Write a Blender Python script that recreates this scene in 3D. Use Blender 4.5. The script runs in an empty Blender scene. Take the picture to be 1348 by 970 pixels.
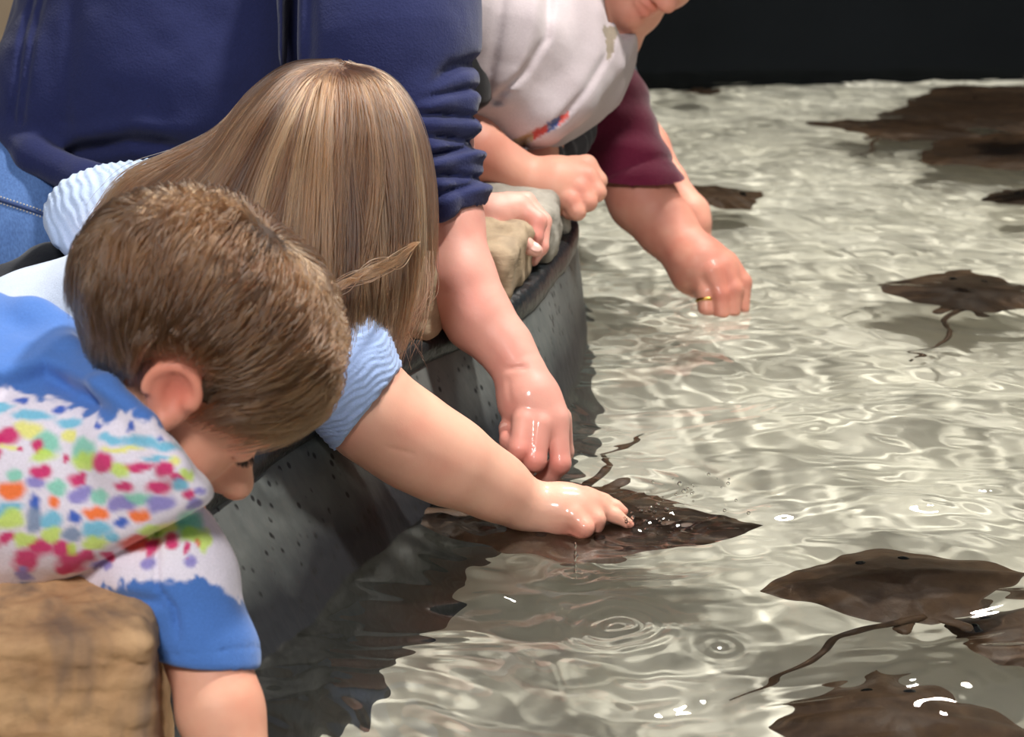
import bpy, math, random
import numpy as np
from mathutils import Vector

SC = bpy.context.scene
COL = SC.collection
RNG = np.random.default_rng(7)
random.seed(7)

# ------------------------------------------------------------------ camera
W_PX, H_PX, F_PX = 1348.0, 970.0, 2700.0
PITCH = math.radians(17.8)
CAM = np.array([0.0, 0.0, 0.75])
SP, CP = math.sin(PITCH), math.cos(PITCH)
RT = np.array([1.0, 0, 0]); UPV = np.array([0, SP, CP]); FW = np.array([0, CP, -SP])
cam_data = bpy.data.cameras.new('camera')
cam = bpy.data.objects.new('camera', cam_data); COL.objects.link(cam)
cam_data.sensor_fit = 'HORIZONTAL'; cam_data.sensor_width = 36.0
cam_data.lens = F_PX / W_PX * 36.0
cam_data.clip_start = 0.05; cam_data.clip_end = 100
cam_data.dof.use_dof = True; cam_data.dof.focus_distance = 1.9; cam_data.dof.aperture_fstop = 9.0
cam.location = CAM; cam.rotation_euler = (math.radians(90) - PITCH, 0, 0)
SC.camera = cam

def P(px, py, d):                       # a place seen at (px, py), d metres away
    return CAM + RT * ((px - W_PX / 2) / F_PX * d) + UPV * ((H_PX / 2 - py) / F_PX * d) + FW * d
def Wz(px, py, z=0.0):                  # the place at height z seen at (px, py)
    v = RT * ((px - W_PX / 2) / F_PX) + UPV * ((H_PX / 2 - py) / F_PX) + FW
    return CAM + v * ((z - CAM[2]) / v[2])
def D(x, y, z):                         # direction: right, up, away
    v = RT * x + UPV * y + FW * z
    return v / np.linalg.norm(v)
def proj(V):
    q = V - CAM; d = q @ FW
    return W_PX / 2 + (q @ RT) / d * F_PX, H_PX / 2 - (q @ UPV) / d * F_PX, d

# ------------------------------------------------------------------ signed distance shapes
def nl(q): return np.sqrt(np.einsum('ij,ij->i', q, q))
def nrm(v):
    v = np.asarray(v, float); return v / np.linalg.norm(v)
def bb(f, lo, hi):
    f.bb = (np.asarray(lo, float), np.asarray(hi, float)); return f
def cone(a, b, ra, rb, n=None, s=1.0):  # tapered capsule; s > 1 flattens along n
    a = np.asarray(a, float); b = np.asarray(b, float)
    ab = b - a; l2 = max(ab @ ab, 1e-12)
    if n is not None:
        n = np.asarray(n, float); n = n - ab * ((n @ ab) / l2); n = nrm(n)
    def f(p):
        q = p - a
        if n is not None:
            q = q + np.outer(q @ n, n) * (s - 1)
        t = np.clip(q @ ab / l2, 0, 1)
        return nl(q - t[:, None] * ab) - (ra + (rb - ra) * t)
    m = max(ra, rb)
    return bb(f, np.minimum(a, b) - m, np.maximum(a, b) + m)
def ball(c, r):
    c = np.asarray(c, float)
    return bb(lambda p: nl(p - c) - r, c - r, c + r)
def ell(c, R, r):                       # ellipsoid, R rows = axes
    c = np.asarray(c, float); R = np.asarray(R, float); r = np.asarray(r, float)
    def f(p):
        q = (p - c) @ R.T
        k0 = nl(q / r); k1 = nl(q / (r * r))
        return np.where(k1 > 1e-9, k0 * (k0 - 1) / np.maximum(k1, 1e-9), -r.min())
    return bb(f, c - r.max(), c + r.max())
def box(c, R, h, rr):
    c = np.asarray(c, float); R = np.asarray(R, float); h = np.asarray(h, float) - rr
    def f(p):
        q = np.abs((p - c) @ R.T) - h
        return nl(np.maximum(q, 0)) + np.minimum(q.max(1), 0) - rr
    m = np.linalg.norm(h) + rr
    return bb(f, c - m, c + m)
def torus(c, n, R, r):
    c = np.asarray(c, float); n = nrm(n)
    def f(p):
        q = p - c; h = q @ n
        rad = nl(q - h[:, None] * n)
        return np.hypot(rad - R, h) - r
    return bb(f, c - R - r, c + R + r)
def smin(a, b, k):
    if k <= 0: return np.minimum(a, b)
    h = np.maximum(k - np.abs(a - b), 0) / k
    return np.minimum(a, b) - h * h * k * 0.25
def U(k, *fs):
    has = all(hasattr(g, 'bb') for g in fs)
    def f(p):
        lo, hi = p.min(0), p.max(0); d = None; best = 1e9
        for g in fs:
            if hasattr(g, 'bb'):
                gap = np.linalg.norm(np.maximum(np.maximum(g.bb[0] - hi, lo - g.bb[1]), 0))
                if gap > 0.025 + k:
                    best = min(best, gap); continue
            v = g(p); d = v if d is None else smin(d, v, k)
        return np.full(len(p), best) if d is None else d
    if has: bb(f, np.min([g.bb[0] for g in fs], 0) - k * .3, np.max([g.bb[1] for g in fs], 0) + k * .3)
    return f
def keepbb(f, src):
    if hasattr(src, 'bb'): f.bb = src.bb
    return f
def cut(f, pt, n, k=0.0):               # keep the side the normal points away from
    pt = np.asarray(pt, float); n = nrm(n)
    return keepbb(lambda p: -smin(-f(p), -((p - pt) @ n), k), f)
def sub(f, g, k):
    def h(p):
        if hasattr(g, 'bb'):
            lo, hi = p.min(0), p.max(0)
            if np.linalg.norm(np.maximum(np.maximum(g.bb[0] - hi, lo - g.bb[1]), 0)) > .02 + k: return f(p)
        return -smin(-f(p), g(p), k)
    return keepbb(h, f)
def disp(f, fn):
    def h(p):
        d = f(p); m = np.abs(d) < .03
        if m.any(): d = d.copy(); d[m] += fn(p[m])
        return d
    h = keepbb(h, f)
    if hasattr(h, 'bb'): h.bb = (h.bb[0] - .012, h.bb[1] + .012)
    return h
def chain(pts, k=None, n=None, s=1.0):  # pts: (px, py, d, r_px)
    q = [(P(a, b, c), r * c / F_PX) for a, b, c, r in pts]
    fs = [cone(q[i][0], q[i + 1][0], q[i][1], q[i + 1][1], n, s) for i in range(len(q) - 1)]
    if k is None: k = 0.35 * min(r for _, r in q)
    return U(k, *fs)

def hand(palm, *fingers, kp=.009, kf=.0022):
    return U(kf, *[U(kp, palm, g) for g in fingers])

def hash3(i, j, k):
    h = (i * 374761393 + j * 668265263 + k * 2147483647 + 1013904223) & 0xFFFFFFFF
    h = ((h ^ (h >> 13)) * 1274126177) & 0xFFFFFFFF
    return ((h ^ (h >> 16)) & 0xFFFF) / 65535.0
def noise(p, f=1.0, seed=0):            # smooth value noise, -1..1
    q = p * f + seed * 17.31
    i = np.floor(q).astype(np.int64); t = q - i; t = t * t * (3 - 2 * t)
    x, y, z = i[:, 0], i[:, 1], i[:, 2]
    r = 0
    for dx in (0, 1):
        wx = t[:, 0] if dx else 1 - t[:, 0]
        for dy in (0, 1):
            wy = t[:, 1] if dy else 1 - t[:, 1]
            for dz in (0, 1):
                wz = t[:, 2] if dz else 1 - t[:, 2]
                r = r + wx * wy * wz * hash3(x + dx, y + dy, z + dz)
    return r * 2 - 1
def fbm(p, f, o=4, seed=0):
    a, r = 0.5, 0
    for i in range(o):
        r = r + a * noise(p, f, seed + i); f *= 2.03; a *= 0.5
    return r

def mesh_sdf(f, lo, hi, h):
    """sparse surface nets: vertices and quads of f = 0 inside the box lo..hi"""
    lo = np.asarray(lo, float); hi = np.asarray(hi, float)
    B = 8
    nb = np.maximum(1, np.ceil((hi - lo) / (h * B)).astype(int))
    bi = np.stack(np.meshgrid(*[np.arange(x) for x in nb], indexing='ij'), -1).reshape(-1, 3)
    sup = 3                                                # work through the grid in small neighbourhoods
    key = (bi // sup) @ np.array([1000000, 1000, 1])
    order = np.argsort(key, kind='stable'); bi = bi[order]; key = key[order]
    starts = np.concatenate([[0], np.nonzero(np.diff(key))[0] + 1, [len(key)]])
    n3 = np.arange(B + 1); loc = np.stack(np.meshgrid(n3, n3, n3, indexing='ij'), -1).reshape(-1, 3)
    offs = [(x, y, z) for x in (0, 1) for y in (0, 1) for z in (0, 1)]
    STR = nb * B + 2
    K = lambda c: (c[:, 0] * STR[1] + c[:, 1]) * STR[2] + c[:, 2]
    cells, verts, edges = [], [], []
    for a0, a1 in zip(starts[:-1], starts[1:]):
        b = bi[a0:a1]
        dc = f(lo + (b + .5) * (B * h))
        b = b[np.abs(dc) < B * h * 0.87 * 1.5 + 0.012]
        if not len(b): continue
        idx = (b[:, None, :] * B + loc[None])
        G = f(lo + idx.reshape(-1, 3) * h).reshape(len(b), B + 1, B + 1, B + 1)
        ins = G < 0
        c = np.zeros((len(b), B, B, B), np.int8)
        for x, y, z in offs: c += ins[:, x:x + B, y:y + B, z:z + B]
        q = np.argwhere((c > 0) & (c < 8))
        if not len(q): continue
        cv = {o: G[q[:, 0], q[:, 1] + o[0], q[:, 2] + o[1], q[:, 3] + o[2]] for o in offs}
        acc = np.zeros((len(q), 3)); cnt = np.zeros(len(q))
        for o in offs:
            for ax in range(3):
                if o[ax]: continue
                o2 = list(o); o2[ax] = 1; o2 = tuple(o2)
                u, v = cv[o], cv[o2]; m = (u < 0) != (v < 0)
                t = np.where(m, u / np.where(m, u - v, 1), 0)
                e = np.array(o, float)[None].repeat(len(q), 0); e[:, ax] = t
                acc += e * m[:, None]; cnt += m
        g = b[q[:, 0]] * B + q[:, 1:]
        cells.append(g); verts.append(lo + (g + acc / np.maximum(cnt, 1)[:, None]) * h)
        for ax in range(3):
            o2 = [0, 0, 0]; o2[ax] = 1
            u, v = cv[(0, 0, 0)], cv[tuple(o2)]; m = (u < 0) != (v < 0)
            edges.append((ax, g[m], (u < 0)[m]))
    C = np.concatenate(cells); V = np.concatenate(verts)
    ck = K(C); so = np.argsort(ck); ck = ck[so]; V = V[so]
    quads = []
    for ax, e, s in edges:
        if not len(e): continue
        u, v = (ax + 1) % 3, (ax + 2) % 3
        ids = []; ok = np.ones(len(e), bool)
        for du, dv in ((-1, -1), (0, -1), (0, 0), (-1, 0)):
            q = e.copy(); q[:, u] += du; q[:, v] += dv
            kk = K(q); w = np.minimum(np.searchsorted(ck, kk), len(ck) - 1)
            ok &= (ck[w] == kk) & (q >= 0).all(1); ids.append(w)
        q = np.stack(ids, 1); q[~s] = q[~s][:, ::-1]; quads.append(q[ok])
    return V, np.concatenate(quads)

def on_surface(f, px, py, d0=1.3, d1=3.2, n=1900):
    ds = np.linspace(d0, d1, n); q = np.array([P(px, py, d) for d in ds])
    v = np.concatenate([f(q[i:i + 20]) for i in range(0, n, 20)]); i = np.argmax(v < 0)
    return q[max(i - 1, 0)]
# ------------------------------------------------------------------ object helpers
def fast_mesh(name, V, Q, smooth=True):
    me = bpy.data.meshes.new(name)
    V = np.asarray(V, np.float32); Q = np.asarray(Q, np.int32); n = Q.shape[1]
    me.vertices.add(len(V)); me.vertices.foreach_set('co', V.ravel())
    me.loops.add(Q.size); me.loops.foreach_set('vertex_index', Q.ravel())
    me.polygons.add(len(Q)); me.polygons.foreach_set('loop_start', np.arange(0, Q.size, n, dtype=np.int32))
    if smooth: me.polygons.foreach_set('use_smooth', np.ones(len(Q), bool))
    me.update(calc_edges=True); me.validate()
    return me
def link(name, me, mat=None, parent=None):
    o = bpy.data.objects.new(name, me); COL.objects.link(o)
    if mat is not None: me.materials.append(mat)
    if parent is not None:
        o.parent = parent
        if parent.parent is None: o.location = -Vector(parent.location)
    return o
def tag(o, label=None, cat=None, group=None, kind=None):
    if label: o['label'] = label
    if cat: o['category'] = cat
    if group: o['group'] = group
    if kind: o['kind'] = kind
    return o
def empty(name, loc, label, cat, group=None):
    o = bpy.data.objects.new(name, None); COL.objects.link(o)
    o.location = [float(x) for x in loc]; o.empty_display_size = 0.05
    return tag(o, label, cat, group)
def set_attr(me, name, vals):
    vals = np.asarray(vals, np.float32)
    if vals.ndim == 1:
        a = me.attributes.new(name, 'FLOAT', 'POINT'); a.data.foreach_set('value', vals)
    else:
        if vals.shape[1] == 3: vals = np.concatenate([vals, np.ones((len(vals), 1), np.float32)], 1)
        a = me.attributes.new(name, 'FLOAT_COLOR', 'POINT'); a.data.foreach_set('color', vals.ravel())
def sdf_obj(name, f, lo, hi, h, mat, parent=None, attr=None):
    V, Q = mesh_sdf(f, lo, hi, h)
    me = fast_mesh(name, V, Q)
    if attr:
        for k, fn in attr.items(): set_attr(me, k, fn(V))
    return link(name, me, mat, parent)
def bounds(pts, pad):
    pts = np.array(pts); return pts.min(0) - pad, pts.max(0) + pad
def pxb(pts, pad):                      # bounds of (px, py, d, r) lists
    q = np.array([P(a, b, c) for a, b, c, r in pts]); m = max(r * c / F_PX for a, b, c, r in pts)
    return q.min(0) - m - pad, q.max(0) + m + pad
def sweep(name, pts, r, mat, parent=None, sides=8, closed=False):
    pts = np.asarray(pts, float); n = len(pts); r = np.broadcast_to(np.asarray(r, float), (n,))
    T = np.gradient(pts, axis=0); T /= np.linalg.norm(T, axis=1)[:, None] + 1e-12
    ref = np.array([0.31, 0.2, 0.93]); A = np.cross(T, ref); A /= np.linalg.norm(A, axis=1)[:, None] + 1e-9
    Bn = np.cross(T, A); ang = np.arange(sides) / sides * 2 * math.pi
    V = pts[:, None] + (A[:, None] * np.cos(ang)[None, :, None] + Bn[:, None] * np.sin(ang)[None, :, None]) * r[:, None, None]
    V = V.reshape(-1, 3); i = np.arange(n * sides).reshape(n, sides); j = np.roll(i, -1, 1)
    Q = np.stack([i[:-1], j[:-1], j[1:], i[1:]], -1).reshape(-1, 4)
    V = np.concatenate([V, pts[:1], pts[-1:]]); a, b = len(V) - 2, len(V) - 1
    caps = [[a, j[0, k], i[0, k], a] for k in range(sides)]
    me = bpy.data.meshes.new(name)
    faces = Q.tolist() + [[a, j[0, k], i[0, k]] for k in range(sides)] + [[b, i[-1, k], j[-1, k]] for k in range(sides)]
    me.from_pydata(V.tolist(), [], [tuple(int(x) for x in q) for q in faces]); me.shade_smooth()
    return link(name, me, mat, parent)
def spline(pts, m=12):                  # Catmull-Rom through the points
    p = np.asarray(pts, float); p = np.concatenate([2 * p[:1] - p[1:2], p, 2 * p[-1:] - p[-2:-1]])
    out = []
    for i in range(1, len(p) - 2):
        for t in np.arange(m) / m:
            a, b, c, d = p[i - 1], p[i], p[i + 1], p[i + 2]
            out.append(0.5 * (2 * b + (c - a) * t + (2 * a - 5 * b + 4 * c - d) * t * t + (3 * b - a - 3 * c + d) * t ** 3))
    out.append(p[-2]); return np.array(out)
def resample(c, n):
    s = np.concatenate([[0], np.cumsum(np.linalg.norm(np.diff(c, axis=0), axis=1))]); u = np.linspace(0, s[-1], n)
    return np.stack([np.interp(u, s, c[:, k]) for k in range(3)], 1)
def strands(name, S, r, mat, parent, tint):
    """S (n, m, 3) polylines -> tapering fibres"""
    n, m, _ = S.shape
    cu = bpy.data.hair_curves.new(name); cu.add_curves([m] * n)
    cu.attributes['position'].data.foreach_set('vector', np.ascontiguousarray(S, np.float32).ravel())
    prof = np.interp(np.linspace(0, 1, m), [0, 0.1, 0.7, 1], [0.8, 1, 0.9, 0.25])
    rr = (np.broadcast_to(np.asarray(r, float), (n,))[:, None] * prof[None]).astype(np.float32)
    a = cu.attributes.get('radius') or cu.attributes.new('radius', 'FLOAT', 'POINT'); a.data.foreach_set('value', rr.ravel())
    t = cu.attributes.new('tint', 'FLOAT', 'POINT'); t.data.foreach_set('value', np.repeat(np.asarray(tint, np.float32), m))
    return link(name, cu, mat, parent)

# ------------------------------------------------------------------ materials
def s2l(c):
    c = np.asarray(c, float) / 255.0
    return tuple(np.where(c <= 0.04045, c / 12.92, ((c + 0.055) / 1.055) ** 2.4)) + (1.0,)
class NT:
    def __init__(s, name):
        s.m = bpy.data.materials.new(name); s.m.use_nodes = True; s.t = s.m.node_tree
        s.b = s.t.nodes['Principled BSDF']; s.o = s.t.nodes['Material Output']
    def n(s, typ, **kw):
        x = s.t.nodes.new('ShaderNode' + typ)
        for k, v in kw.items():
            if k.startswith('i_'): x.inputs[k[2:].replace('_', ' ')].default_value = v
            else: setattr(x, k, v)
        return x
    def l(s, a, b): s.t.links.new(a, b)
    def noise(s, scale, detail=4, rough=0.55, dist=0.0, stretch=None, coord='Object'):
        tc = s.n('TexCoord'); out = tc.outputs[coord]
        if stretch:
            mp = s.n('Mapping'); mp.inputs['Scale'].default_value = stretch; s.l(out, mp.inputs[0]); out = mp.outputs[0]
        x = s.n('TexNoise'); x.inputs['Scale'].default_value = scale; x.inputs['Detail'].default_value = detail
        x.inputs['Roughness'].default_value = rough; x.inputs['Distortion'].default_value = dist
        s.l(out, x.inputs['Vector']); return x.outputs['Fac']
    def ramp(s, fac, stops):
        r = s.n('ValToRGB'); e = r.color_ramp.elements
        while len(e) < len(stops): e.new(0.5)
        for q, (p, c) in zip(e, stops): q.position = p; q.color = c
        s.l(fac, r.inputs[0]); return r.outputs[0]
    def mix(s, fac, a, b, mode='MIX'):
        m = s.n('Mix', data_type='RGBA', blend_type=mode)
        for sock, v in ((m.inputs[0], fac), (m.inputs[6], a), (m.inputs[7], b)):
            if hasattr(v, 'is_linked'): s.l(v, sock)
            else: sock.default_value = v
        return m.outputs[2]
    def bump(s, h, strength, dist, prev=None):
        b = s.n('Bump'); b.inputs['Strength'].default_value = strength; b.inputs['Distance'].default_value = dist
        s.l(h, b.inputs['Height'])
        if prev is not None: s.l(prev, b.inputs['Normal'])
        return b.outputs[0]
    def base(s, c):
        if hasattr(c, 'is_linked'): s.l(c, s.b.inputs['Base Color'])
        else: s.b.inputs['Base Color'].default_value = c
    def set(s, **kw):
        for k, v in kw.items(): s.b.inputs[k.replace('_', ' ')].default_value = v

def skin_mat(name, base, red, rough=0.42, wet=0.0):
    t = NT(name)
    a = t.n('Attribute', attribute_name='tint')
    n1 = t.noise(90, 3); n2 = t.noise(18, 3)
    c = t.mix(a.outputs['Fac'], s2l(base), s2l(red))
    c = t.mix(t.ramp(n2, [(0.35, (0, 0, 0, 1)), (0.75, (0.45, 0.45, 0.45, 1))]), c, s2l(red))
    t.base(c)
    t.l(t.bump(t.noise(900, 2), 0.12, 0.0006, t.bump(n1, 0.15, 0.002)), t.b.inputs['Normal'])
    t.set(Roughness=rough + .08, Subsurface_Weight=0.15, Subsurface_Scale=0.006)
    t.b.inputs['Subsurface Radius'].default_value = (1.0, 0.35, 0.2)
    t.b.inputs['Specular IOR Level'].default_value = 0.32
    if wet:
        w = t.n('Attribute', attribute_name='wet'); t.l(w.outputs['Fac'], t.b.inputs['Coat Weight']); t.set(Coat_Roughness=0.1)
    return t.m
def cloth_mat(name, col, fscale=900, bump=0.35, var=0.12, rough=0.9, sheen=0.25, attr=None):
    t = NT(name)
    if attr:
        c = t.n('Attribute', attribute_name=attr).outputs['Color']
    else:
        n2 = t.noise(14, 4)
        lo = tuple(x * (1 - var) for x in s2l(col)[:3]) + (1,); hi = tuple(min(1, x * (1 + var)) for x in s2l(col)[:3]) + (1,)
        c = t.mix(n2, lo, hi)
    n3 = t.noise(fscale, 2)
    c = t.mix(0.35, c, t.mix(1.0, c, t.ramp(n3, [(0.3, (0.75, 0.75, 0.75, 1)), (0.7, (1.2, 1.2, 1.2, 1))]), 'MULTIPLY'))
    t.base(c)
    t.l(t.bump(n3, bump, 0.0012, t.bump(t.noise(45, 4), 0.25, 0.004)), t.b.inputs['Normal'])
    t.set(Roughness=rough, Sheen_Weight=sheen, Sheen_Roughness=0.5)
    t.b.inputs['Specular IOR Level'].default_value = 0.15
    return t.m
def hair_mat(name, dark, mid, light, fibre=True):
    t = NT(name)
    a = t.n('Attribute', attribute_name='tint')
    c = t.ramp(a.outputs['Fac'], [(0.0, s2l(dark)), (0.5, s2l(mid)), (1.0, s2l(light))])
    if fibre:
        t.t.nodes.remove(t.b)
        h = t.n('BsdfHairPrincipled'); h.parametrization = 'COLOR'
        t.l(c, h.inputs['Color']); h.inputs['Roughness'].default_value = .28; h.inputs['Radial Roughness'].default_value = .45
        h.inputs['Random Roughness'].default_value = .2
        t.l(h.outputs[0], t.o.inputs[0])
    else:
        t.base(c); t.set(Roughness=0.6); t.b.inputs['Specular IOR Level'].default_value = 0.2
    return t.m
def plain(name, col, rough=0.6, metal=0.0, spec=0.4):
    t = NT(name); t.base(s2l(col)); t.set(Roughness=rough, Metallic=metal)
    t.b.inputs['Specular IOR Level'].default_value = spec
    return t.m
# ================================================================== SETTING
SC.view_settings.view_transform = 'Standard'; SC.view_settings.look = 'None'
SC.view_settings.gamma = 1.0; SC.view_settings.exposure = 0.0
SC.view_settings.use_curve_mapping = False
SC.cycles.use_denoising = True
SC.cycles.blur_glossy = 0.3
SC.cycles.max_bounces = 10; SC.cycles.transmission_bounces = 8; SC.cycles.transparent_max_bounces = 8
SC.cycles.sample_clamp_indirect = 6.0
FLOOR_Z = -0.62

wd = bpy.data.worlds.new('world'); SC.world = wd; wd.use_nodes = True
wd.node_tree.nodes['Background'].inputs[0].default_value = (0.36, 0.38, 0.42, 1)
wd.node_tree.nodes['Background'].inputs[1].default_value = 0.42

def area(name, loc, target, size, energy, col, caus=False):
    L = bpy.data.lights.new(name, 'AREA'); L.shape = 'DISK'; L.size = size; L.energy = energy; L.color = col
    o = bpy.data.objects.new(name, L); COL.objects.link(o); o.location = loc
    o.rotation_euler = (Vector(target) - Vector(loc)).to_track_quat('-Z', 'Y').to_euler()
    if caus: L.cycles.is_caustics_light = True
    return o
area('pool_lamp', (0.95, 2.35, 2.9), (0.3, 2.2, 0), 0.26, 108, (1.0, 0.97, 0.92), True)
area('pool_lamp', (0.9, 4.1, 3.0), (0.7, 3.7, 0), 0.4, 88, (1.0, 0.97, 0.9), True)
area('front_lamp', (-0.5, -0.7, 2.4), (-0.2, 2.0, 0.2), 0.7, 75, (1.0, 0.97, 0.95))

# --- pool wall, swept along the curved rim
wall_c = resample(spline([(-1.0, 1.38, 0), (-.75, 1.40, 0), (-.5, 1.415, 0), (-.36, 1.425, 0), (-.275, 1.45, 0), (-.205, 1.54, 0), (-.139, 1.733, 0),
                          (-.062, 1.944, 0), (.015, 2.085, 0), (.062, 2.21, 0), (.093, 2.476, 0), (.085, 2.8, 0),
                          (.03, 3.3, 0), (-.02, 4.0, 0), (-.02, 4.75, 0)], 10), 320)
tg = np.gradient(wall_c, axis=0); tg /= np.linalg.norm(tg, axis=1)[:, None]
wall_n = np.stack([-tg[:, 1], tg[:, 0], 0 * tg[:, 0]], 1)         # away from the pool
inset = np.interp(wall_c[:, 1], [1.5, 1.85, 2.2, 2.5], [1.4, 1.15, 0.8, 0.25])
outer = np.interp(wall_c[:, 1], [1.45, 1.75], [0.25, 1.0])
def wall_pt(i, o, z): return wall_c[i] + wall_n[i] * o + np.array([0, 0, z])
def sweep_profile(name, prof, mat, wob=0.0):
    rows = []
    for i in range(len(wall_c)):
        row = []
        for (o, z) in prof:
            p = wall_c[i] + wall_n[i] * (o * (inset[i] if o < 0.0665 else (outer[i] if o > .2 else 1))) + np.array([0, 0, z])
            row.append(p)
        rows.append(row)
    V = np.array(rows); n, m, _ = V.shape; V = V.reshape(-1, 3)
    if wob: V = V + (wob * fbm(V, 14, 3, 3))[:, None] * np.repeat(wall_n, m, 0)
    i = np.arange(n * m).reshape(n, m)
    Q = np.stack([i[:-1, :-1], i[1:, :-1], i[1:, 1:], i[:-1, 1:]], -1).reshape(-1, 4)
    return link(name, fast_mesh(name, V, Q), mat)

t = NT('pool_wall_grey')
tc = t.n('TexCoord'); sx = t.n('SeparateXYZ'); t.l(tc.outputs['Object'], sx.inputs[0])
pits = t.n('TexVoronoi', feature='F1'); pits.inputs['Scale'].default_value = 85
mp = t.n('Mapping'); mp.inputs['Scale'].default_value = (1, 1, 0.7); t.l(tc.outputs['Object'], mp.inputs[0]); t.l(mp.outputs[0], pits.inputs['Vector'])
pm = t.n('Math', operation='MULTIPLY'); t.l(t.ramp(pits.outputs['Distance'], [(0.16, (1, 1, 1, 1)), (0.28, (0, 0, 0, 1))]), pm.inputs[0])
t.l(t.ramp(t.noise(30, 3), [(0.44, (0, 0, 0, 1)), (0.50, (1, 1, 1, 1))]), pm.inputs[1])
streak = t.noise(60, 4, stretch=(1, 1, 0.06)); blot = t.noise(7, 5)
c = t.mix(streak, s2l((74, 78, 76)), s2l((122, 124, 120)))
c = t.mix(t.ramp(blot, [(0.35, (0, 0, 0, 1)), (0.7, (0.7, 0.7, 0.7, 1))]), c, s2l((70, 76, 74)))
zw = t.n('Math', operation='ADD'); t.l(sx.outputs['Z'], zw.inputs[0])
zn = t.n('Math', operation='MULTIPLY'); zn.inputs[1].default_value = 0.06; t.l(t.noise(12, 5, stretch=(1, 1, .4)), zn.inputs[0]); t.l(zn.outputs[0], zw.inputs[1])
wet = t.ramp(zw.outputs[0], [(0.060, (1, 1, 1, 1)), (0.105, (0, 0, 0, 1))])
c = t.mix(wet, c, s2l((30, 32, 36)))
c = t.mix(pm.outputs[0], c, s2l((22, 23, 22)))
t.base(c); t.set(Roughness=0.55)
t.l(t.bump(streak, 0.25, 0.003, t.bump(pits.outputs['Distance'], 0.2, 0.003)), t.b.inputs['Normal'])
wall = sweep_profile('wall_pool', [(-.05, -.32), (-.045, -.22), (-.03, -.12), (-.012, -.04), (0, 0), (.020, .05), (.040, .09), (.052, .116),
                                   (.0595, .128), (.34, .128), (.36, .1), (.36, FLOOR_Z)], t.m, 0.004)
tag(wall, kind='structure'); wall.cycles.is_caustics_receiver = True
t = NT('black_membrane'); t.base(t.mix(t.noise(40, 4), s2l((14, 17, 20)), s2l((38, 44, 46)))); t.set(Roughness=0.35)
t.l(t.bump(t.noise(70, 4), 0.5, 0.006), t.b.inputs['Normal'])
tag(sweep_profile('trim_pool_lip', [(.054, .108), (.048, .111), (.045, .118), (.046, .130), (.052, .137), (.066, .139), (.12, .139), (.12, .13)], t.m, 0.006), kind='structure')

# --- pool bottom and room
def quad(name, pts, mat):
    me = bpy.data.meshes.new(name); me.from_pydata([tuple(map(float, p)) for p in pts], [], [(0, 1, 2, 3)])
    return link(name, me, mat)
t = NT('pool_bottom')
c = t.mix(t.noise(3.2, 5, 0.6), s2l((214, 209, 194)), s2l((240, 237, 226)))
c = t.mix(t.ramp(t.noise(9, 6, 0.65), [(0.45, (0, 0, 0, 1)), (0.75, (0.6, 0.6, 0.6, 1))]), c, s2l((188, 184, 166)))
t.base(c); t.set(Roughness=0.8)
pb = quad('floor_pool', [(-.7, .7, -.17), (2.4, .7, -.17), (2.4, 4.8, -.2), (-.7, 4.8, -.2)], t.m)
tag(pb, kind='structure'); pb.cycles.is_caustics_receiver = True
t = NT('floor_concrete'); t.base(t.mix(t.noise(6, 5), s2l((80, 76, 70)), s2l((110, 104, 96)))); t.set(Roughness=0.8)
tag(quad('floor', [(-3.2, -1, FLOOR_Z), (3, -1, FLOOR_Z), (3, 6, FLOOR_Z), (-3.2, 6, FLOOR_Z)], t.m), kind='structure')
t = NT('dark_wall'); t.base(t.mix(t.noise(5, 4), s2l((10, 13, 15)), s2l((19, 22, 25)))); t.set(Roughness=0.9); t.b.inputs['Specular IOR Level'].default_value = .1
def slab(name, a, b, z0, z1, th, mat):
    a = np.array(a, float); b = np.array(b, float); u = (b - a) / np.linalg.norm(b - a); nn = np.array([-u[1], u[0]]) * th
    V = [(*p, z) for z in (z0, z1) for p in (a, b, b + nn, a + nn)]
    F = [(0, 1, 5, 4), (1, 2, 6, 5), (2, 3, 7, 6), (3, 0, 4, 7), (4, 5, 6, 7), (3, 2, 1, 0)]
    me = bpy.data.meshes.new(name); me.from_pydata([tuple(map(float, v)) for v in V], [], F)
    return link(name, me, mat)
BW0, BW1 = np.array(Wz(820, 95)[:2]), np.array(Wz(1348, 80)[:2])
bu = (BW1 - BW0) / np.linalg.norm(BW1 - BW0)
tag(slab('wall_back', BW0 - bu * 0.3, BW1 + bu * 1.2, FLOOR_Z, 2.0, 0.12, t.m), kind='structure')
t = NT('tan_wall'); t.base(t.mix(t.noise(8, 5), s2l((120, 104, 84)), s2l((150, 132, 108)))); t.set(Roughness=0.85)
tag(slab('wall_left', (-3.2, 3.6), (BW0 - bu * 0.3), FLOOR_Z, 2.0, 0.12, t.m), kind='structure')

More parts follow.
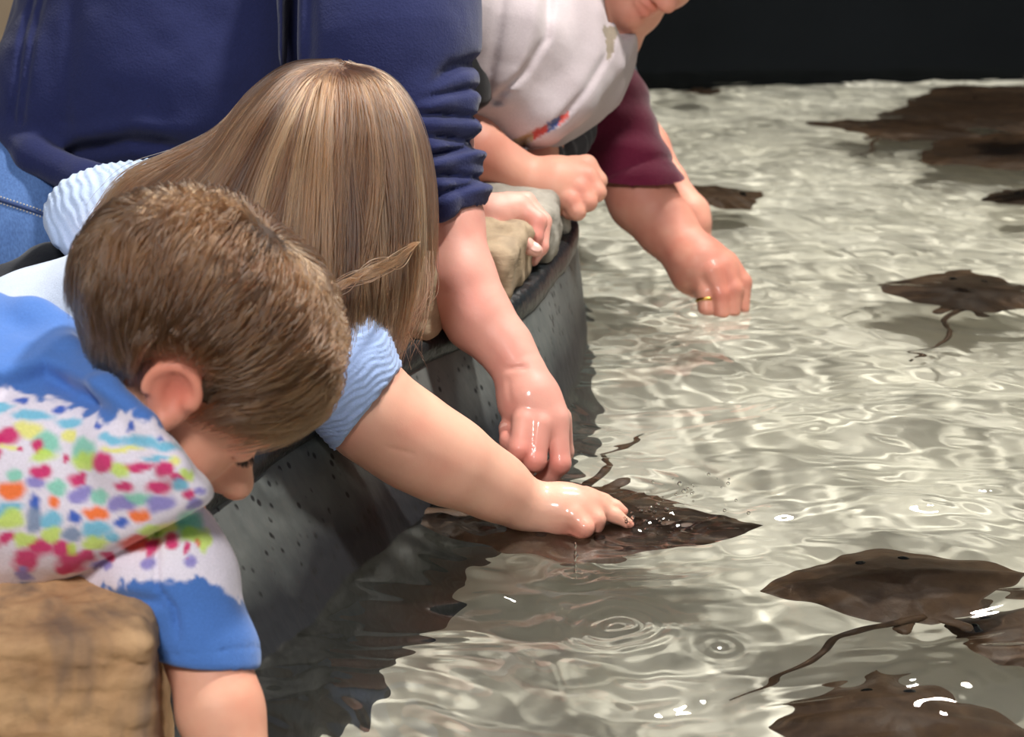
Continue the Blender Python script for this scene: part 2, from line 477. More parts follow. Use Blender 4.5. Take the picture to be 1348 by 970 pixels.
# vent grille low on the dark wall
mg = plain('grille_dark', (36, 38, 50), 0.5); mg2 = plain('grille_slat', (64, 62, 84), 0.5)
g0 = np.array(Wz(1042, 87)[:2]); gl = 1.15
gr = empty('vent_grille', (*(g0 + bu * gl / 2), 0.01), 'long dark vent grille with upright slats low on the black back wall', 'vent grille')
bn = np.array([bu[1], -bu[0]])
R3 = np.array([[bu[0], bu[1], 0], [bn[0], bn[1], 0], [0, 0, 1]])
def bx(name, c, h, R, mat, parent, rr=0.002):
    V = np.array([[x, y, z] for x in (-1, 1) for y in (-1, 1) for z in (-1, 1)], float) * np.asarray(h)
    V = V @ np.asarray(R) + np.asarray(c)
    F = [(0, 1, 3, 2), (4, 6, 7, 5), (0, 4, 5, 1), (2, 3, 7, 6), (0, 2, 6, 4), (1, 5, 7, 3)]
    import bmesh
    bm = bmesh.new(); vs = [bm.verts.new(v) for v in V]; [bm.faces.new([vs[i] for i in f]) for f in F]
    bmesh.ops.recalc_face_normals(bm, faces=bm.faces)
    bmesh.ops.bevel(bm, geom=bm.edges[:], offset=rr, segments=2, affect='EDGES')
    me = bpy.data.meshes.new(name); bm.to_mesh(me); bm.free()
    return link(name, me, mat, parent)
gc = lambda s, z, o=0.0: np.array([*(g0 + bu * s + bn * o), z])
for z in (0.012, 0.076): bx('rail', gc(gl / 2, z, .008), (gl / 2, .008, .006), R3, mg, gr)
for k in range(60): bx('slat', gc(0.012 + k * (gl - .024) / 59, 0.044, .006), (.0042, .005, .03), R3, mg2, gr, 0.001)

# --- water
def ring(X, Y, px, py, lam, R, a):
    c = Wz(px, py); r = np.hypot(X - c[0], Y - c[1])
    return a * np.cos(2 * math.pi * r / lam) * np.exp(-(r / R) ** 2)
def water_z(X, Y):
    rng = np.random.default_rng(4); Z = 0 * X
    wx = X + .03 * np.sin(9 * Y + 2) + .02 * np.sin(23 * X + 11 * Y); wy = Y + .03 * np.sin(8 * X + 1) + .02 * np.sin(19 * Y - 13 * X)
    for i in range(54):
        lam = .026 * (13 ** rng.random()); a = rng.normal(1.35, .7); k = 2 * math.pi / lam
        Z = Z + .0029 * lam ** .82 * .78 * np.sin(k * (wx * np.cos(a) + wy * np.sin(a)) + rng.random() * 6.28 + 1.3 * np.sin(5 * X + 3 * Y + i))
    calm = np.interp(Y, [1.3, 2.2, 4.5], [1.1, 1.0, .8])
    Z = Z * calm
    Z = Z + ring(X, Y, 812, 826, .016, .045, .0011) + ring(X, Y, 948, 853, .014, .025, .0006)
    Z = Z + ring(X, Y, 838, 694, .022, .07, .0008) + ring(X, Y, 757, 760, .014, .03, .0009) + ring(X, Y, 940, 408, .03, .07, .001)
    Z = Z + ring(X, Y, 640, 690, .03, .08, .0010)
    c = Wz(850, 675); r = np.hypot((X - c[0]) / 1.6, Y - c[1])
    Z = Z + np.exp(-(r / .05) ** 2) * .0022 * np.sin(170 * X + 60 * Y + 3 * np.sin(90 * Y)) * np.sin(140 * Y - 50 * X)
    return Z
xs = np.concatenate([np.linspace(-.8, -.4, 20)[:-1], np.linspace(-.4, .9, 400)[:-1], np.linspace(.9, 2.4, 200)])
ys = np.concatenate([np.linspace(.75, 1.35, 60)[:-1], np.linspace(1.35, 2.4, 420)[:-1], np.linspace(2.4, 4.48, 420)])
X, Y = np.meshgrid(xs, ys, indexing='ij'); Z = water_z(X, Y)
i = np.arange(X.size).reshape(X.shape)
Q = np.stack([i[:-1, :-1], i[1:, :-1], i[1:, 1:], i[:-1, 1:]], -1).reshape(-1, 4)
# keep only the pool side of the wall
ctr_y = Y[:-1, :-1].ravel(); ctr_x = X[:-1, :-1].ravel()
far_c = wall_c[wall_c[:, 1] > 1.47]
wx_at = np.where(ctr_y > 1.47, np.interp(ctr_y, far_c[:, 1], far_c[:, 0]), np.where(ctr_y > 1.42, -.27, -.9))
Q = Q[ctr_x > wx_at - 0.035]
t = NT('clear_water')
t.t.nodes.remove(t.b)
g = t.n('BsdfGlass'); g.inputs['IOR'].default_value = 1.33; g.inputs['Roughness'].default_value = 0.0; g.inputs['Color'].default_value = (0.965, 0.97, 0.945, 1)
t.l(g.outputs[0], t.o.inputs[0])
WATER_MAT = t.m
wme = fast_mesh('pool_water', np.stack([X, Y, Z], -1).reshape(-1, 3), Q)
water = link('pool_water', wme, WATER_MAT)
tag(water, 'clear rippling water filling the touch pool over its pale bottom', 'water', kind='stuff')
water.cycles.is_caustics_caster = True

# --- rim stones
def stone_mat(name, a, b, c3):
    t = NT(name)
    n1 = t.noise(9, 6, 0.65, 0.4, (1, 1, 2.2)); n2 = t.noise(40, 5, 0.6); n3 = t.noise(5, 4, 0.6, 1.0)
    c = t.mix(t.ramp(n1, [(0.3, (0, 0, 0, 1)), (0.68, (1, 1, 1, 1))]), s2l(a), s2l(b))
    c = t.mix(t.ramp(n3, [(0.56, (0, 0, 0, 1)), (0.66, (0.75, 0.75, 0.75, 1))]), c, s2l(c3))
    c = t.mix(0.35, c, t.mix(1.0, c, t.ramp(n2, [(0.3, (0.6, 0.6, 0.6, 1)), (0.7, (1.25, 1.25, 1.25, 1))]), 'MULTIPLY'))
    t.base(c); t.set(Roughness=0.85); t.b.inputs['Specular IOR Level'].default_value = .2
    t.l(t.bump(n2, 0.5, 0.004, t.bump(n1, 0.4, 0.01)), t.b.inputs['Normal'])
    return t.m
ST = [stone_mat('sandstone', (164, 124, 88), (206, 168, 126), (118, 100, 88)), stone_mat('pale_stone', (176, 150, 122), (214, 192, 166), (140, 120, 100)),
      stone_mat('grey_stone', (128, 122, 112), (170, 164, 152), (104, 98, 90)), stone_mat('tan_stone', (140, 120, 96), (188, 166, 138), (116, 102, 88))]
def rim_stone(s_y, o, h, sd, mat, label, rz=0.0, z0=.132):
    k = int(np.argmin(np.abs(wall_c[:, 1] - s_y))); u = tg[k]; v = wall_n[k]
    c = wall_c[k] + v * (o + h[1]) + np.array([0, 0, z0 + h[2]])
    ca, sa = math.cos(rz), math.sin(rz); u2 = u * ca + v * sa; v2 = -u * sa + v * ca
    R = np.array([u2, v2, [0, 0, 1.0]])
    f = box(c, R, h, min(h) * .42)
    g = disp(f, lambda p: .010 * fbm(p, 16, 4, sd) + .004 * noise(p, 60, sd))
    rr = np.abs(R.T) @ np.asarray(h) + .015
    o = sdf_obj('rim_stone', g, c - rr, c + rr, .004, mat)
    return tag(o, label, 'stone', 'stones along the pool rim')
rim_stone(1.885, .052, (.075, .10, .036), 3, ST[1], 'pale tan rim stone under the ends of the long hair')
rim_stone(2.03, .050, (.058, .10, .038), 5, ST[3], 'brown rim stone just left of the bare adult forearm')
rim_stone(2.185, .045, (.075, .09, .034), 8, ST[3], 'tan rim stone just right of the bare adult forearm, below the resting hand')
rim_stone(2.355, .030, (.066, .08, .036), 11, ST[2], 'grey rim stone between the resting hand and the fist')
rim_stone(2.50, .02, (.062, .08, .034), 14, ST[2], 'grey rim stone under the resting fist at the wall corner')
# the big block under the boy's chest
c0, c1 = P(-60, 800, 1.46), P(214, 975, 1.40)
bc = P(50, 890, 1.475); R = np.array([D(1, -.02, .12), np.cross([0, 0, 1], D(1, -.02, .12)), [0, 0, 1.0]]); R[0] = nrm([R[0][0], R[0][1], 0]); R[1] = np.cross([0, 0, 1], R[0])
bh = np.array([.1, .075, .162]); bc = bc + R[0] * -.01 + np.array([0, 0, -.098])
f = disp(box(bc, R, bh, .014), lambda p: .007 * fbm(p * np.array([1, 1, 2.5]), 14, 4, 21) + .0016 * noise(p, 110, 4) + .0022 * np.abs(noise(p * np.array([1, 1, 4]), 30, 9)))
for crk, cw in (([(96, 858), (130, 866), (165, 872), (196, 876)], .0016), ([(0, 868), (40, 874), (80, 880)], .001), ([(150, 820), (168, 836)], .001)):
    f = sub(f, U(.002, *[cone(on_surface(f, *crk[k]), on_surface(f, *crk[k + 1]), cw, cw) for k in range(len(crk) - 1)]), .003)
tag(sdf_obj('rim_stone', f, bc - .19, bc + .19, .0025, ST[0]), 'big tan sandstone block under the chest of the tie-dye shirt, nearest the camera', 'stone', 'stones along the pool rim')

# --- stingrays
t = NT('ray_skin')
c = t.mix(t.noise(7, 5, .6), s2l((52, 38, 28)), s2l((98, 74, 54)))
c = t.mix(t.ramp(t.noise(60, 4), [(0.45, (0, 0, 0, 1)), (0.7, (.5, .5, .5, 1))]), c, s2l((52, 38, 30)))
t.base(c); t.set(Roughness=0.5); t.b.inputs['Specular IOR Level'].default_value = .25; t.l(t.bump(t.noise(120, 4), .3, .003), t.b.inputs['Normal']); RAY = t.m
RAYB = plain('ray_eye', (14, 12, 10), 0.15); RAYU = plain('ray_belly', (205, 200, 190), .5)
def stingray(pos, head, w, L, label, flap=(.02, .02), tail=None, hump=.022, seed=0, pitch=0.0, roll=0.0, taillen=1.0):
    """pos: world centre; head: heading angle (rad, in plan); w: half span; L: half length"""
    root = empty('stingray', pos, label, 'stingray', 'stingrays in the pool')
    nt, nr = 120, 26
    th = np.linspace(0, 2 * math.pi, nt, endpoint=False)
    cx, sx_ = np.cos(th), np.sin(th)                      # cx: forward, sx: sideways
    base = 1 / (np.abs(cx / L) ** 1.25 + np.abs(sx_ / w) ** 1.25) ** (1 / 1.25)
    base *= 1 + .05 * np.sin(5 * th + seed) * np.abs(sx_) + .03 * np.sin(11 * th + 2 * seed)
    rho = np.linspace(0, 1, nr)
    def pt(r, top):
        fx = base * cx * r; fy = base * sx_ * r
        z = hump * (1 - r ** 2) ** 1.2 if top else -.35 * hump * (1 - r ** 2)
        e = np.abs(fy / w)
        z = z + e ** 2 * np.where(fy > 0, flap[0], flap[1]) * (1 + .25 * np.sin(9 * fx / L + seed))
        z = z + .004 * np.sin(14 * fx / L + seed) * e
        return np.stack([fx, fy, z], 1)
    rows = [pt(r, True) for r in rho] + [pt(r, False) for r in rho[::-1]]
    V = np.array(rows); n = len(rows)
    ch, sh = math.cos(head), math.sin(head)
    Rz = np.array([[ch, -sh, 0], [sh, ch, 0], [0, 0, 1]])
    cp, sp_ = math.cos(pitch), math.sin(pitch); cr, sr = math.cos(roll), math.sin(roll)
    M = Rz @ np.array([[cp, 0, -sp_], [0, 1, 0], [sp_, 0, cp]]) @ np.array([[1, 0, 0], [0, cr, -sr], [0, sr, cr]])
    X3 = lambda v: np.asarray(v) @ M.T + np.asarray(pos)
    Vw = X3(V.reshape(-1, 3)); i = np.arange(n * nt).reshape(n, nt); j = np.roll(i, -1, 1)
    Q = np.stack([i[:-1], i[1:], j[1:], j[:-1]], -1).reshape(-1, 4)
    k = nr * nt
    def piece(name, sel, mat):
        o = link(name, fast_mesh(name, Vw, Q[sel]), mat, root); o.cycles.is_caustics_receiver = True; return o
    topsel = Q.max(1) < k + nt
    o = piece('body', np.ones(len(Q), bool), RAY)
    for s in (-1, 1):
        c = X3([L * .45, s * w * .16, hump * .6])
        f = ell(c, np.eye(3), (.006, .006, .005)); e = sdf_obj('eye', f, c - .014, c + .014, .002, RAYB, root)
        a, b = X3([-L * .8, s * w * .10, .0]), X3([-L * 1.12, s * w * .22, .002])
        f = cone(a, b, .010, .009, X3([0, 0, 1]) - X3([0, 0, 0]), 3.0); lo, hi = bounds([a, b], .02)
        fo = sdf_obj('pelvic_fin', f, lo, hi, .0025, RAY, root); fo.cycles.is_caustics_receiver = True
    if tail is None: tail = [X3([-L * .9, 0, .004]), X3([-L * 1.5, .02, .0]), X3([-L * (1.5 + taillen * .6), .01, -.02]), X3([-L * (1.5 + taillen * 1.3), .05, -.04])]
    else: tail = [X3([-L * .85, 0, .002])] + list(tail)
    c = resample(spline(tail, 10), 50)
    tl = sweep('tail', c, np.linspace(.0055, .0016, 50), RAY, root); tl.cycles.is_caustics_receiver = True
    return root
stingray(Wz(757, 704, -.022), -1.70, .176, .105, 'wide brown stingray under the reaching child\'s hand at the pool wall', (.012, .018), hump=.020, seed=1)
stingray(Wz(1178, 790, -.027), 1.75, .128, .082, 'brown stingray just under the surface at the right, thin tail trailing toward the camera', (.004, .002), hump=.026, seed=2,
         tail=[Wz(1112, 842, -.012), Wz(1075, 880, -.02), Wz(1030, 915, -.035), Wz(1000, 945, -.05), Wz(965, 968, -.06)])
stingray(Wz(1270, 402, -.028), 1.3, .13, .10, 'flat brown stingray alone at the right edge, halfway up the photo', (0, 0), hump=.018, seed=3)
stingray(Wz(1178, 992, -.05), 1.55, .105, .085, 'dark stingray cut off by the bottom edge of the photo', (0, 0), hump=.03, seed=4, tail=[Wz(1150, 1100, -.1), Wz(1140, 1150, -.13)])
stingray(Wz(1335, 905, -.10), 2.6, .085, .075, 'dark submerged stingray at the lower right edge', (0, 0), hump=.02, seed=5, tail=[Wz(1345, 965, -.13), Wz(1330, 1000, -.14)])
stingray(Wz(1360, 172, -.052), 1.9, .34, .30, 'topmost of the brown stingrays crowded at the upper right', (.015, .02), hump=.04, seed=6)
stingray(Wz(1180, 186, -.03), 1.2, .17, .09, 'narrow olive stingray pointing left beside the crowd at the upper right', (0, .0), hump=.02, seed=7)
stingray(Wz(1335, 218, -.035), 2.2, .22, .17, 'mottled stingray on the near side of the crowd at the upper right', (.01, .0), hump=.03, seed=8)
stingray(Wz(1370, 272, -.02), 2.0, .12, .08, 'small stingray tip at the right edge below the crowd', (.01, .0), hump=.02, seed=9)
stingray(Wz(950, 276, -.03), .4, .09, .07, 'dim stingray in the water beside the farthest dipping arm', (0, 0), hump=.016, seed=10)
stingray(Wz(926, 129, -.02), .2, .05, .04, 'tiny far stingray alone near the back wall', (0, 0), hump=.012, seed=11)
# ================================================================== PEOPLE
M3 = lambda S, F, Uv: np.array([S, F, Uv])
def frame(F, U0):                       # head axes from facing and up directions given as (right, up, away)
    F = D(*F); U0 = D(*U0); Uv = nrm(U0 - F * (U0 @ F)); S = np.cross(F, Uv)
    return S, F, Uv
def head_sdf(O, S, F, Uv, H, nose=1.0, ears=True, tilt=(.95, -.25), es=1.0, flare=.45, ey=-.07, ez=-.03):
    O = np.asarray(O, float)
    X = lambda x, y, z: O + (S * x + F * y + Uv * z) * H
    R = M3(S, F, Uv); e = lambda c, r: ell(X(*c), R, np.array(r) * H)
    k = .10 * H
    f = U(k, e((0, -.06, .14), (.335, .425, .36)), e((0, .07, -.12), (.27, .29, .36)))
    f = U(.08 * H, f, cone(X(.19, .0, -.24), X(0, .245, -.41), .09 * H, .075 * H), cone(X(-.19, .0, -.24), X(0, .245, -.41), .09 * H, .075 * H), ball(X(0, .265, -.40), .085 * H),
          ball(X(.14, .19, -.15), .13 * H), ball(X(-.14, .19, -.15), .13 * H), cone(X(-.14, .30, .075), X(.14, .30, .075), .064 * H, .064 * H))
    for s in (-1, 1): f = sub(f, ball(X(.135 * s, .425, -.005), .085 * H), .05 * H)
    f = U(.05 * H, f, cone(X(0, .310, -.0), X(0, .415 * nose + .01, -.155), .035 * H, .05 * H), ball(X(0, .43 * nose + .005, -.165), .05 * H), ball(X(.05, .375, -.18), .04 * H), ball(X(-.05, .375, -.18), .04 * H))
    for s in (-1, 1):
        f = U(.025 * H, f, e((.135 * s, .285, -.005), (.085, .075, .062)))
        f = sub(f, cone(X(.07 * s, .35, -.025), X(.2 * s, .30, -.03), .006 * H, .006 * H), .012 * H)     # lid line
        f = sub(f, ball(X(.03 * s, .405, -.215), .017 * H), .015 * H)                                    # nostril
    lip = U(.03 * H, cone(X(-.085, .315, -.285), X(-.02, .355, -.268), .018 * H, .028 * H), cone(X(.085, .315, -.285), X(.02, .355, -.268), .018 * H, .028 * H),
            cone(X(-.07, .315, -.31), X(0, .345, -.318), .018 * H, .032 * H), cone(X(.07, .315, -.31), X(0, .345, -.318), .018 * H, .032 * H))
    f = U(.02 * H, f, lip)
    f = sub(f, U(.005, cone(X(-.1, .325, -.292), X(0, .39, -.290), .006 * H, .008 * H), cone(X(.1, .325, -.292), X(0, .39, -.290), .006 * H, .008 * H)), .014 * H)
    if ears:
        for s in (-1, 1):
            n = nrm(S * s + F * flare)
            ec = X(.345 * s, ey, ez); up = Uv * tilt[0] + F * tilt[1]; up = nrm(up - n * (up @ n)); fw = nrm(np.cross(up, n)); Re = np.array([n, up, fw])
            h = H * es
            er = ell(ec, Re, np.array([.035, .16, .10]) * h)
            rim = cut(torus(ec + n * .022 * h, n, .098 * h, .022 * h), ec - up * .04 * h, -up, .02 * h)
            er = U(.02 * h, er, rim, ball(ec - up * .125 * h + n * .01 * h, .042 * h))
            er = sub(er, ell(ec + n * .045 * h + fw * .01 * h * s, Re, np.array([.045, .08, .055]) * h), .025 * h)
            er = U(.02 * h, er, ball(ec + fw * (-.075 * h if (fw @ F) < 0 else .075 * h) - up * .03 * h + n * .015 * h, .03 * h))
            f = U(.03 * H, f, er)
    return f, X
def gauss(V, c, r): return np.exp(-((V - np.asarray(c)) ** 2).sum(1) / (r * r))

def shell_strands(C, R, rad, roots, whorl, n_pts, length, lift, swirl=0.0, grav=0.0, gdir=None, seed=0, wob=.004, clump=0, jit=.10):
    """hair combed over an ellipsoid scalp away from the whorl; roots = unit vectors in its own axes"""
    rng = np.random.default_rng(seed); n = len(roots)
    u = roots.copy(); out = np.zeros((n, n_pts, 3))
    w = nrm(whorl); L = np.broadcast_to(length, (n,)); ds = L / (n_pts - 1)
    p = C + (u * rad) @ R; off = lift
    ph = rng.random((n, 3)) * 6.28
    cl = rng.normal(size=(n, 3))
    if clump: 
        cc = roots[rng.choice(n, clump)]; idx = np.argmax(roots @ cc.T, 1); cl = rng.normal(size=(clump, 3))[idx] * .8 + cl * .35
    for m in range(n_pts):
        t = m / (n_pts - 1)
        out[:, m] = p
        q = (p - C) @ R.T
        u = q / rad; ul = np.linalg.norm(u, axis=1)[:, None]; u = u / ul
        g = (u / rad); g = g / np.linalg.norm(g, axis=1)[:, None]     # normal, own axes
        tt = u * (u @ w)[:, None] - w; tt = tt / (np.linalg.norm(tt, axis=1)[:, None] + .05)
        tt = tt + np.cross(u, w) * swirl + cl * jit
        if gdir is not None: tt = tt + gdir * (grav * t)
        tt = tt - g * (tt * g).sum(1)[:, None]; tt = tt / (np.linalg.norm(tt, axis=1)[:, None] + 1e-9)
        q = q + tt * ds[:, None]
        hgt = off * (1.35 * np.sqrt(min(1, (m + 1) / (n_pts * .45)))) if m < n_pts * .45 else off * (1.35 - .75 * (t - .45))
        u = q / rad; ul = np.linalg.norm(u, axis=1)[:, None]
        q = q / ul + g * hgt[:, None] + cl * wob * t
        p = C + q @ R
    return out

# ------------------------------------------------------------------ the boy
SK_BOY = skin_mat('skin_boy', (226, 170, 142), (206, 118, 98), .45)
SK_GIRL = skin_mat('skin_girl', (234, 184, 158), (222, 138, 118), .4, .25)
SK_MAN = skin_mat('skin_man', (226, 174, 156), (212, 126, 114), .42, .25)
SK_KID = skin_mat('skin_kid', (222, 166, 142), (206, 120, 102), .45)
SK_OLD = skin_mat('skin_ruddy', (208, 150, 128), (190, 112, 94), .45, .1)
def base_empty(name, px, d, label, cat='person'):
    q = P(px, 485, d); return empty(name, (q[0], q[1], FLOOR_Z), label, cat)

boy = empty('person', (-.62, 1.30, FLOOR_Z), 'boy with short brown hair in a tie-dye shirt leaning over the sandstone block', 'person')
bS, bF, bU = frame((.634, -.722, .28), (.773, .60, -.206))
bH = .215
bO = P(245, 481, 1.50)
hd, bX = head_sdf(bO, bS, bF, bU, bH, nose=1.0, tilt=(.84, -.54), es=.86, flare=-.05, ey=-.03, ez=.03)
neck = chain([(215, 520, 1.545, 100), (120, 590, 1.55, 95), (20, 620, 1.57, 120)], .02)
barm = chain([(225, 735, 1.50, 52), (272, 860, 1.48, 51), (290, 935, 1.465, 53), (322, 1040, 1.45, 43), (345, 1120, 1.435, 31)], .015)
bhand = hand(chain([(346, 1125, 1.433, 28), (356, 1165, 1.43, 36), (362, 1195, 1.43, 32)]),
          chain([(340, 1200, 1.425, 12), (338, 1240, 1.42, 11), (345, 1265, 1.42, 9)]), chain([(356, 1205, 1.422, 12), (356, 1250, 1.415, 11), (362, 1280, 1.412, 9)]),
          chain([(372, 1205, 1.425, 12), (375, 1250, 1.42, 11), (380, 1278, 1.42, 9)]), chain([(386, 1198, 1.43, 11), (392, 1235, 1.43, 10), (396, 1258, 1.43, 8)]), chain([(372, 1150, 1.44, 15), (396, 1180, 1.435, 12), (402, 1210, 1.43, 9)]))
legs = U(.03, chain([(-250, 620, 1.66, 150), (-420, 780, 1.72, 150)], .03),
         cone((-.50, 1.42, .02), (-.56, 1.36, -.28), .066, .05), cone((-.56, 1.36, -.28), (-.58, 1.36, -.55), .045, .03),
         cone((-.62, 1.50, .02), (-.66, 1.46, -.28), .066, .05), cone((-.66, 1.46, -.28), (-.68, 1.46, -.55), .045, .03),
         cone((-.58, 1.36, -.585), (-.48, 1.36, -.59), .035, .028), cone((-.68, 1.46, -.585), (-.58, 1.46, -.59), .035, .028))
btorso_in = chain([(-330, 610, 1.64, 150), (-40, 610, 1.60, 150), (120, 625, 1.57, 110), (225, 690, 1.55, 50)], .03)
body = U(.02, hd, neck, barm, bhand, btorso_in, legs)
ear_c = bX(.36, -.03, .04)
def boy_tint(V):
    t = .95 * gauss(V, ear_c, .027) + .25 * gauss(V, bX(.17, .25, -.17), .03) + .5 * gauss(V, bX(0, .36, -.29), .016) + .25 * gauss(V, bX(0, .43, -.17), .012)
    t = t + .75 * gauss(V, P(332, 908, 1.42), .005)
    return np.clip(t, 0, 1)
lo = np.array([-.95, 1.12, FLOOR_Z - .0]); hi = np.array([-.10, 1.75, .48])
bd = sdf_obj('body', body, lo, hi, .0024, SK_BOY, boy, {'tint': boy_tint})
HAIR_BOY = hair_mat('brown_hair', (40, 25, 15), (80, 53, 32), (124, 88, 57))
HAIR_CAP = hair_mat('brown_hair_base', (40, 27, 19), (70, 50, 35), (110, 84, 60), False)
# closed eye with lashes
EYE = plain('dark_lashes', (48, 32, 24), .6)
rng = np.random.default_rng(5); S_ = []
lid = np.array([bX(.05 + .14 * u, .374 - .02 * u - .055 * u * u, -.028 - .01 * math.sin(u * 3.1)) for u in np.linspace(0, 1, 20)])
sweep('lid_line', lid, .0009 * np.sin(np.linspace(.25, 2.9, 20)), EYE, bd, 6)
for k in range(34):
    a = lid[int(k / 34 * 19)]; S_.append(np.linspace(a, a + bF * .0065 - bU * (.003 + .002 * rng.random()) + bS * .001 * rng.normal(), 5))
strands('eyelashes', np.array(S_), .00035, EYE, bd, np.zeros(34))
S_ = []
for k in range(60):
    u = k / 59; a = bX(.05 + .17 * u, .362 - .10 * u * u, .085 + .03 * math.sin(u * 3)); S_.append(np.linspace(a, a + bS * .008 + bU * .003 * rng.normal() + bF * .002, 4))
strands('eyebrow', np.array(S_), .0006, HAIR_BOY, bd, .35 + .1 * rng.random(60))

def scalp_roots(n, test, seed):
    rng = np.random.default_rng(seed); u = rng.normal(size=(n * 6, 3)); u /= np.linalg.norm(u, axis=1)[:, None]
    return u[test(u)][:n]
bR = M3(bS, bF, bU); bC = bX(0, -.06, .14); brad = np.array([.335, .425, .36]) * bH
def boy_region(u):                      # own axes: side, forward, up
    s, f, z = np.abs(u[:, 0]), u[:, 1], u[:, 2]
    low = np.where(f > .30, .12 + .75 * (f - .30), np.where(f > .26, -.02, np.where(f > .12, -.16, np.where(f > -.22, .14, -.66))))
    return z > low
roots = scalp_roots(26000, boy_region, 3); rng = np.random.default_rng(9)
front = np.clip(roots[:, 1] + .1, 0, 1)
lens_ = (.068 + .014 * front + .012 * rng.random(len(roots))) * np.interp(roots[:, 2], [-.6, -.2, .2], [.3, .5, 1])
lens_ = lens_ * np.where((roots[:, 1] > -.3) & (roots[:, 1] < .16) & (np.abs(roots[:, 0]) > .4), np.clip((roots[:, 2] - .05) / .5, .25, 1), 1)
lens_ = lens_ * np.where((roots[:, 1] > .05) & (np.abs(roots[:, 0]) > .35) & (roots[:, 2] < .5), .72, 1)
lift = (.005 + .012 * rng.random(len(roots))) * np.interp(roots[:, 2], [-.6, -.2, .1], [.35, .6, 1])
S1 = shell_strands(bC, bR, brad, roots, (-.02, -.22, .95), 12, lens_, lift, .30, .25, np.array([.1, .5, -.3]), 4, .0016, 420, .05)
tint = np.clip(.46 + .09 * rng.normal(size=len(roots)) + .22 * noise(roots * np.array([7, 2.5, 7]), 1, 5), 0, 1)
keep = np.linalg.norm(S1 - bX(.40, -.035, .025), axis=2).min(1) > .027
S1 = S1[keep]; tint = tint[keep]
cap = disp(ell(bC, bR, brad + .009), lambda p: .002 * noise(p, 120, 3))
def cap_cut(p):
    q = ((p - bC) @ bR.T) / brad; q = q / (np.linalg.norm(q, axis=1)[:, None] + 1e-9)
    f = q[:, 1]; low = np.where(f > .30, .2 + .75 * (f - .30), np.where(f > .14, -.15, np.where(f > -.26, .16, -.56))); return (low - q[:, 2]) * .06
hairp = sdf_obj('hair', lambda p: np.maximum(cap(p), cap_cut(p)), bC - .13, bC + .13, .003, HAIR_CAP, boy, {'tint': lambda V: .28 + .1 * noise(V, 60)})
strands('hair_strands', S1, .00036, HAIR_BOY, hairp, tint)

# tie-dye shirt
TD = []
CR = 330 / 762.0
for x, y, rx, ry, c in [
    (65, 340, 20, 13, 'B'), (178, 364, 18, 9, 'B'), (298, 418, 12, 9, 'B'), (395, 422, 10, 16, 'B'), (490, 450, 8, 10, 'B'), (10, 360, 30, 14, 'C'), (100, 385, 60, 16, 'C'), (210, 405, 40, 16, 'C'), (340, 455, 40, 16, 'C'), (430, 465, 55, 20, 'C'), (510, 480, 40, 16, 'C'),
    (88, 432, 38, 26, 'Y'), (210, 448, 20, 22, 'Y'), (370, 490, 60, 10, 'Y'), (530, 527, 22, 15, 'Y'), (15, 450, 40, 24, 'P'), (25, 485, 30, 8, 'Y'), (140, 475, 40, 34, 'G'), (112, 482, 18, 20, 'P'), (128, 512, 40, 18, 'L'), (58, 485, 7, 7, 'P'), (0, 510, 14, 14, 'P'),
    (255, 490, 34, 34, 'G'), (255, 525, 34, 24, 'L'), (200, 515, 12, 14, 'P'), (318, 528, 38, 26, 'P'), (425, 540, 48, 11, 'P'), (370, 550, 24, 20, 'L'), (500, 555, 28, 20, 'P'), (535, 580, 28, 12, 'P'), (475, 520, 40, 9, 'C'), (572, 565, 16, 18, 'L'),
    (122, 556, 32, 18, 'P'), (40, 563, 26, 18, 'G'), (105, 588, 28, 18, 'V'), (235, 578, 26, 22, 'P'), (170, 602, 32, 22, 'G'), (240, 628, 34, 24, 'V'), (378, 600, 30, 16, 'P'), (478, 602, 34, 20, 'P'), (570, 626, 22, 16, 'P'), (300, 630, 26, 20, 'G'), (420, 635, 40, 18, 'G'), (540, 600, 24, 18, 'C'),
    (33, 610, 38, 30, 'O'), (98, 655, 20, 24, 'B'), (160, 648, 18, 20, 'O'), (295, 680, 38, 22, 'O'), (425, 685, 38, 20, 'O'), (368, 655, 40, 22, 'V'), (488, 652, 42, 24, 'V'), (590, 655, 26, 16, 'V'), (605, 615, 20, 14, 'V'), (226, 692, 20, 16, 'B'), (365, 715, 26, 14, 'B'),
    (25, 668, 40, 20, 'C'), (25, 700, 38, 30, 'L'), (100, 700, 26, 34, 'N'), (155, 700, 34, 24, 'C'), (155, 745, 28, 28, 'L'), (20, 760, 30, 18, 'P'), (80, 765, 36, 26, 'L'), (218, 742, 30, 22, 'N'), (290, 730, 42, 24, 'C'), (290, 770, 36, 24, 'L'), (340, 755, 20, 16, 'C'),
    (120, 785, 28, 28, 'P'), (180, 790, 34, 26, 'P'), (80, 825, 38, 28, 'P'), (220, 830, 46, 28, 'P'), (270, 810, 24, 18, 'P'), (215, 790, 20, 22, 'L'), (78, 865, 26, 18, 'V'), (195, 855, 22, 12, 'P'),
    (330, 815, 18, 14, 'P'), (420, 775, 60, 22, 'R'), (460, 790, 20, 26, 'P'), (520, 768, 26, 22, 'P'), (515, 725, 34, 18, 'Y'), (460, 740, 40, 18, 'L'), (575, 715, 36, 40, 'G'), (580, 745, 30, 26, 'L'), (620, 770, 20, 40, 'L'), (600, 770, 8, 18, 'R'), (455, 838, 24, 22, 'V'), (572, 832, 18, 18, 'V'), (567, 795, 6, 22, 'P'), (310, 838, 30, 14, 'V')]:
    TD.append((x * CR, 380 + y * CR, rx * CR, ry * CR, c))
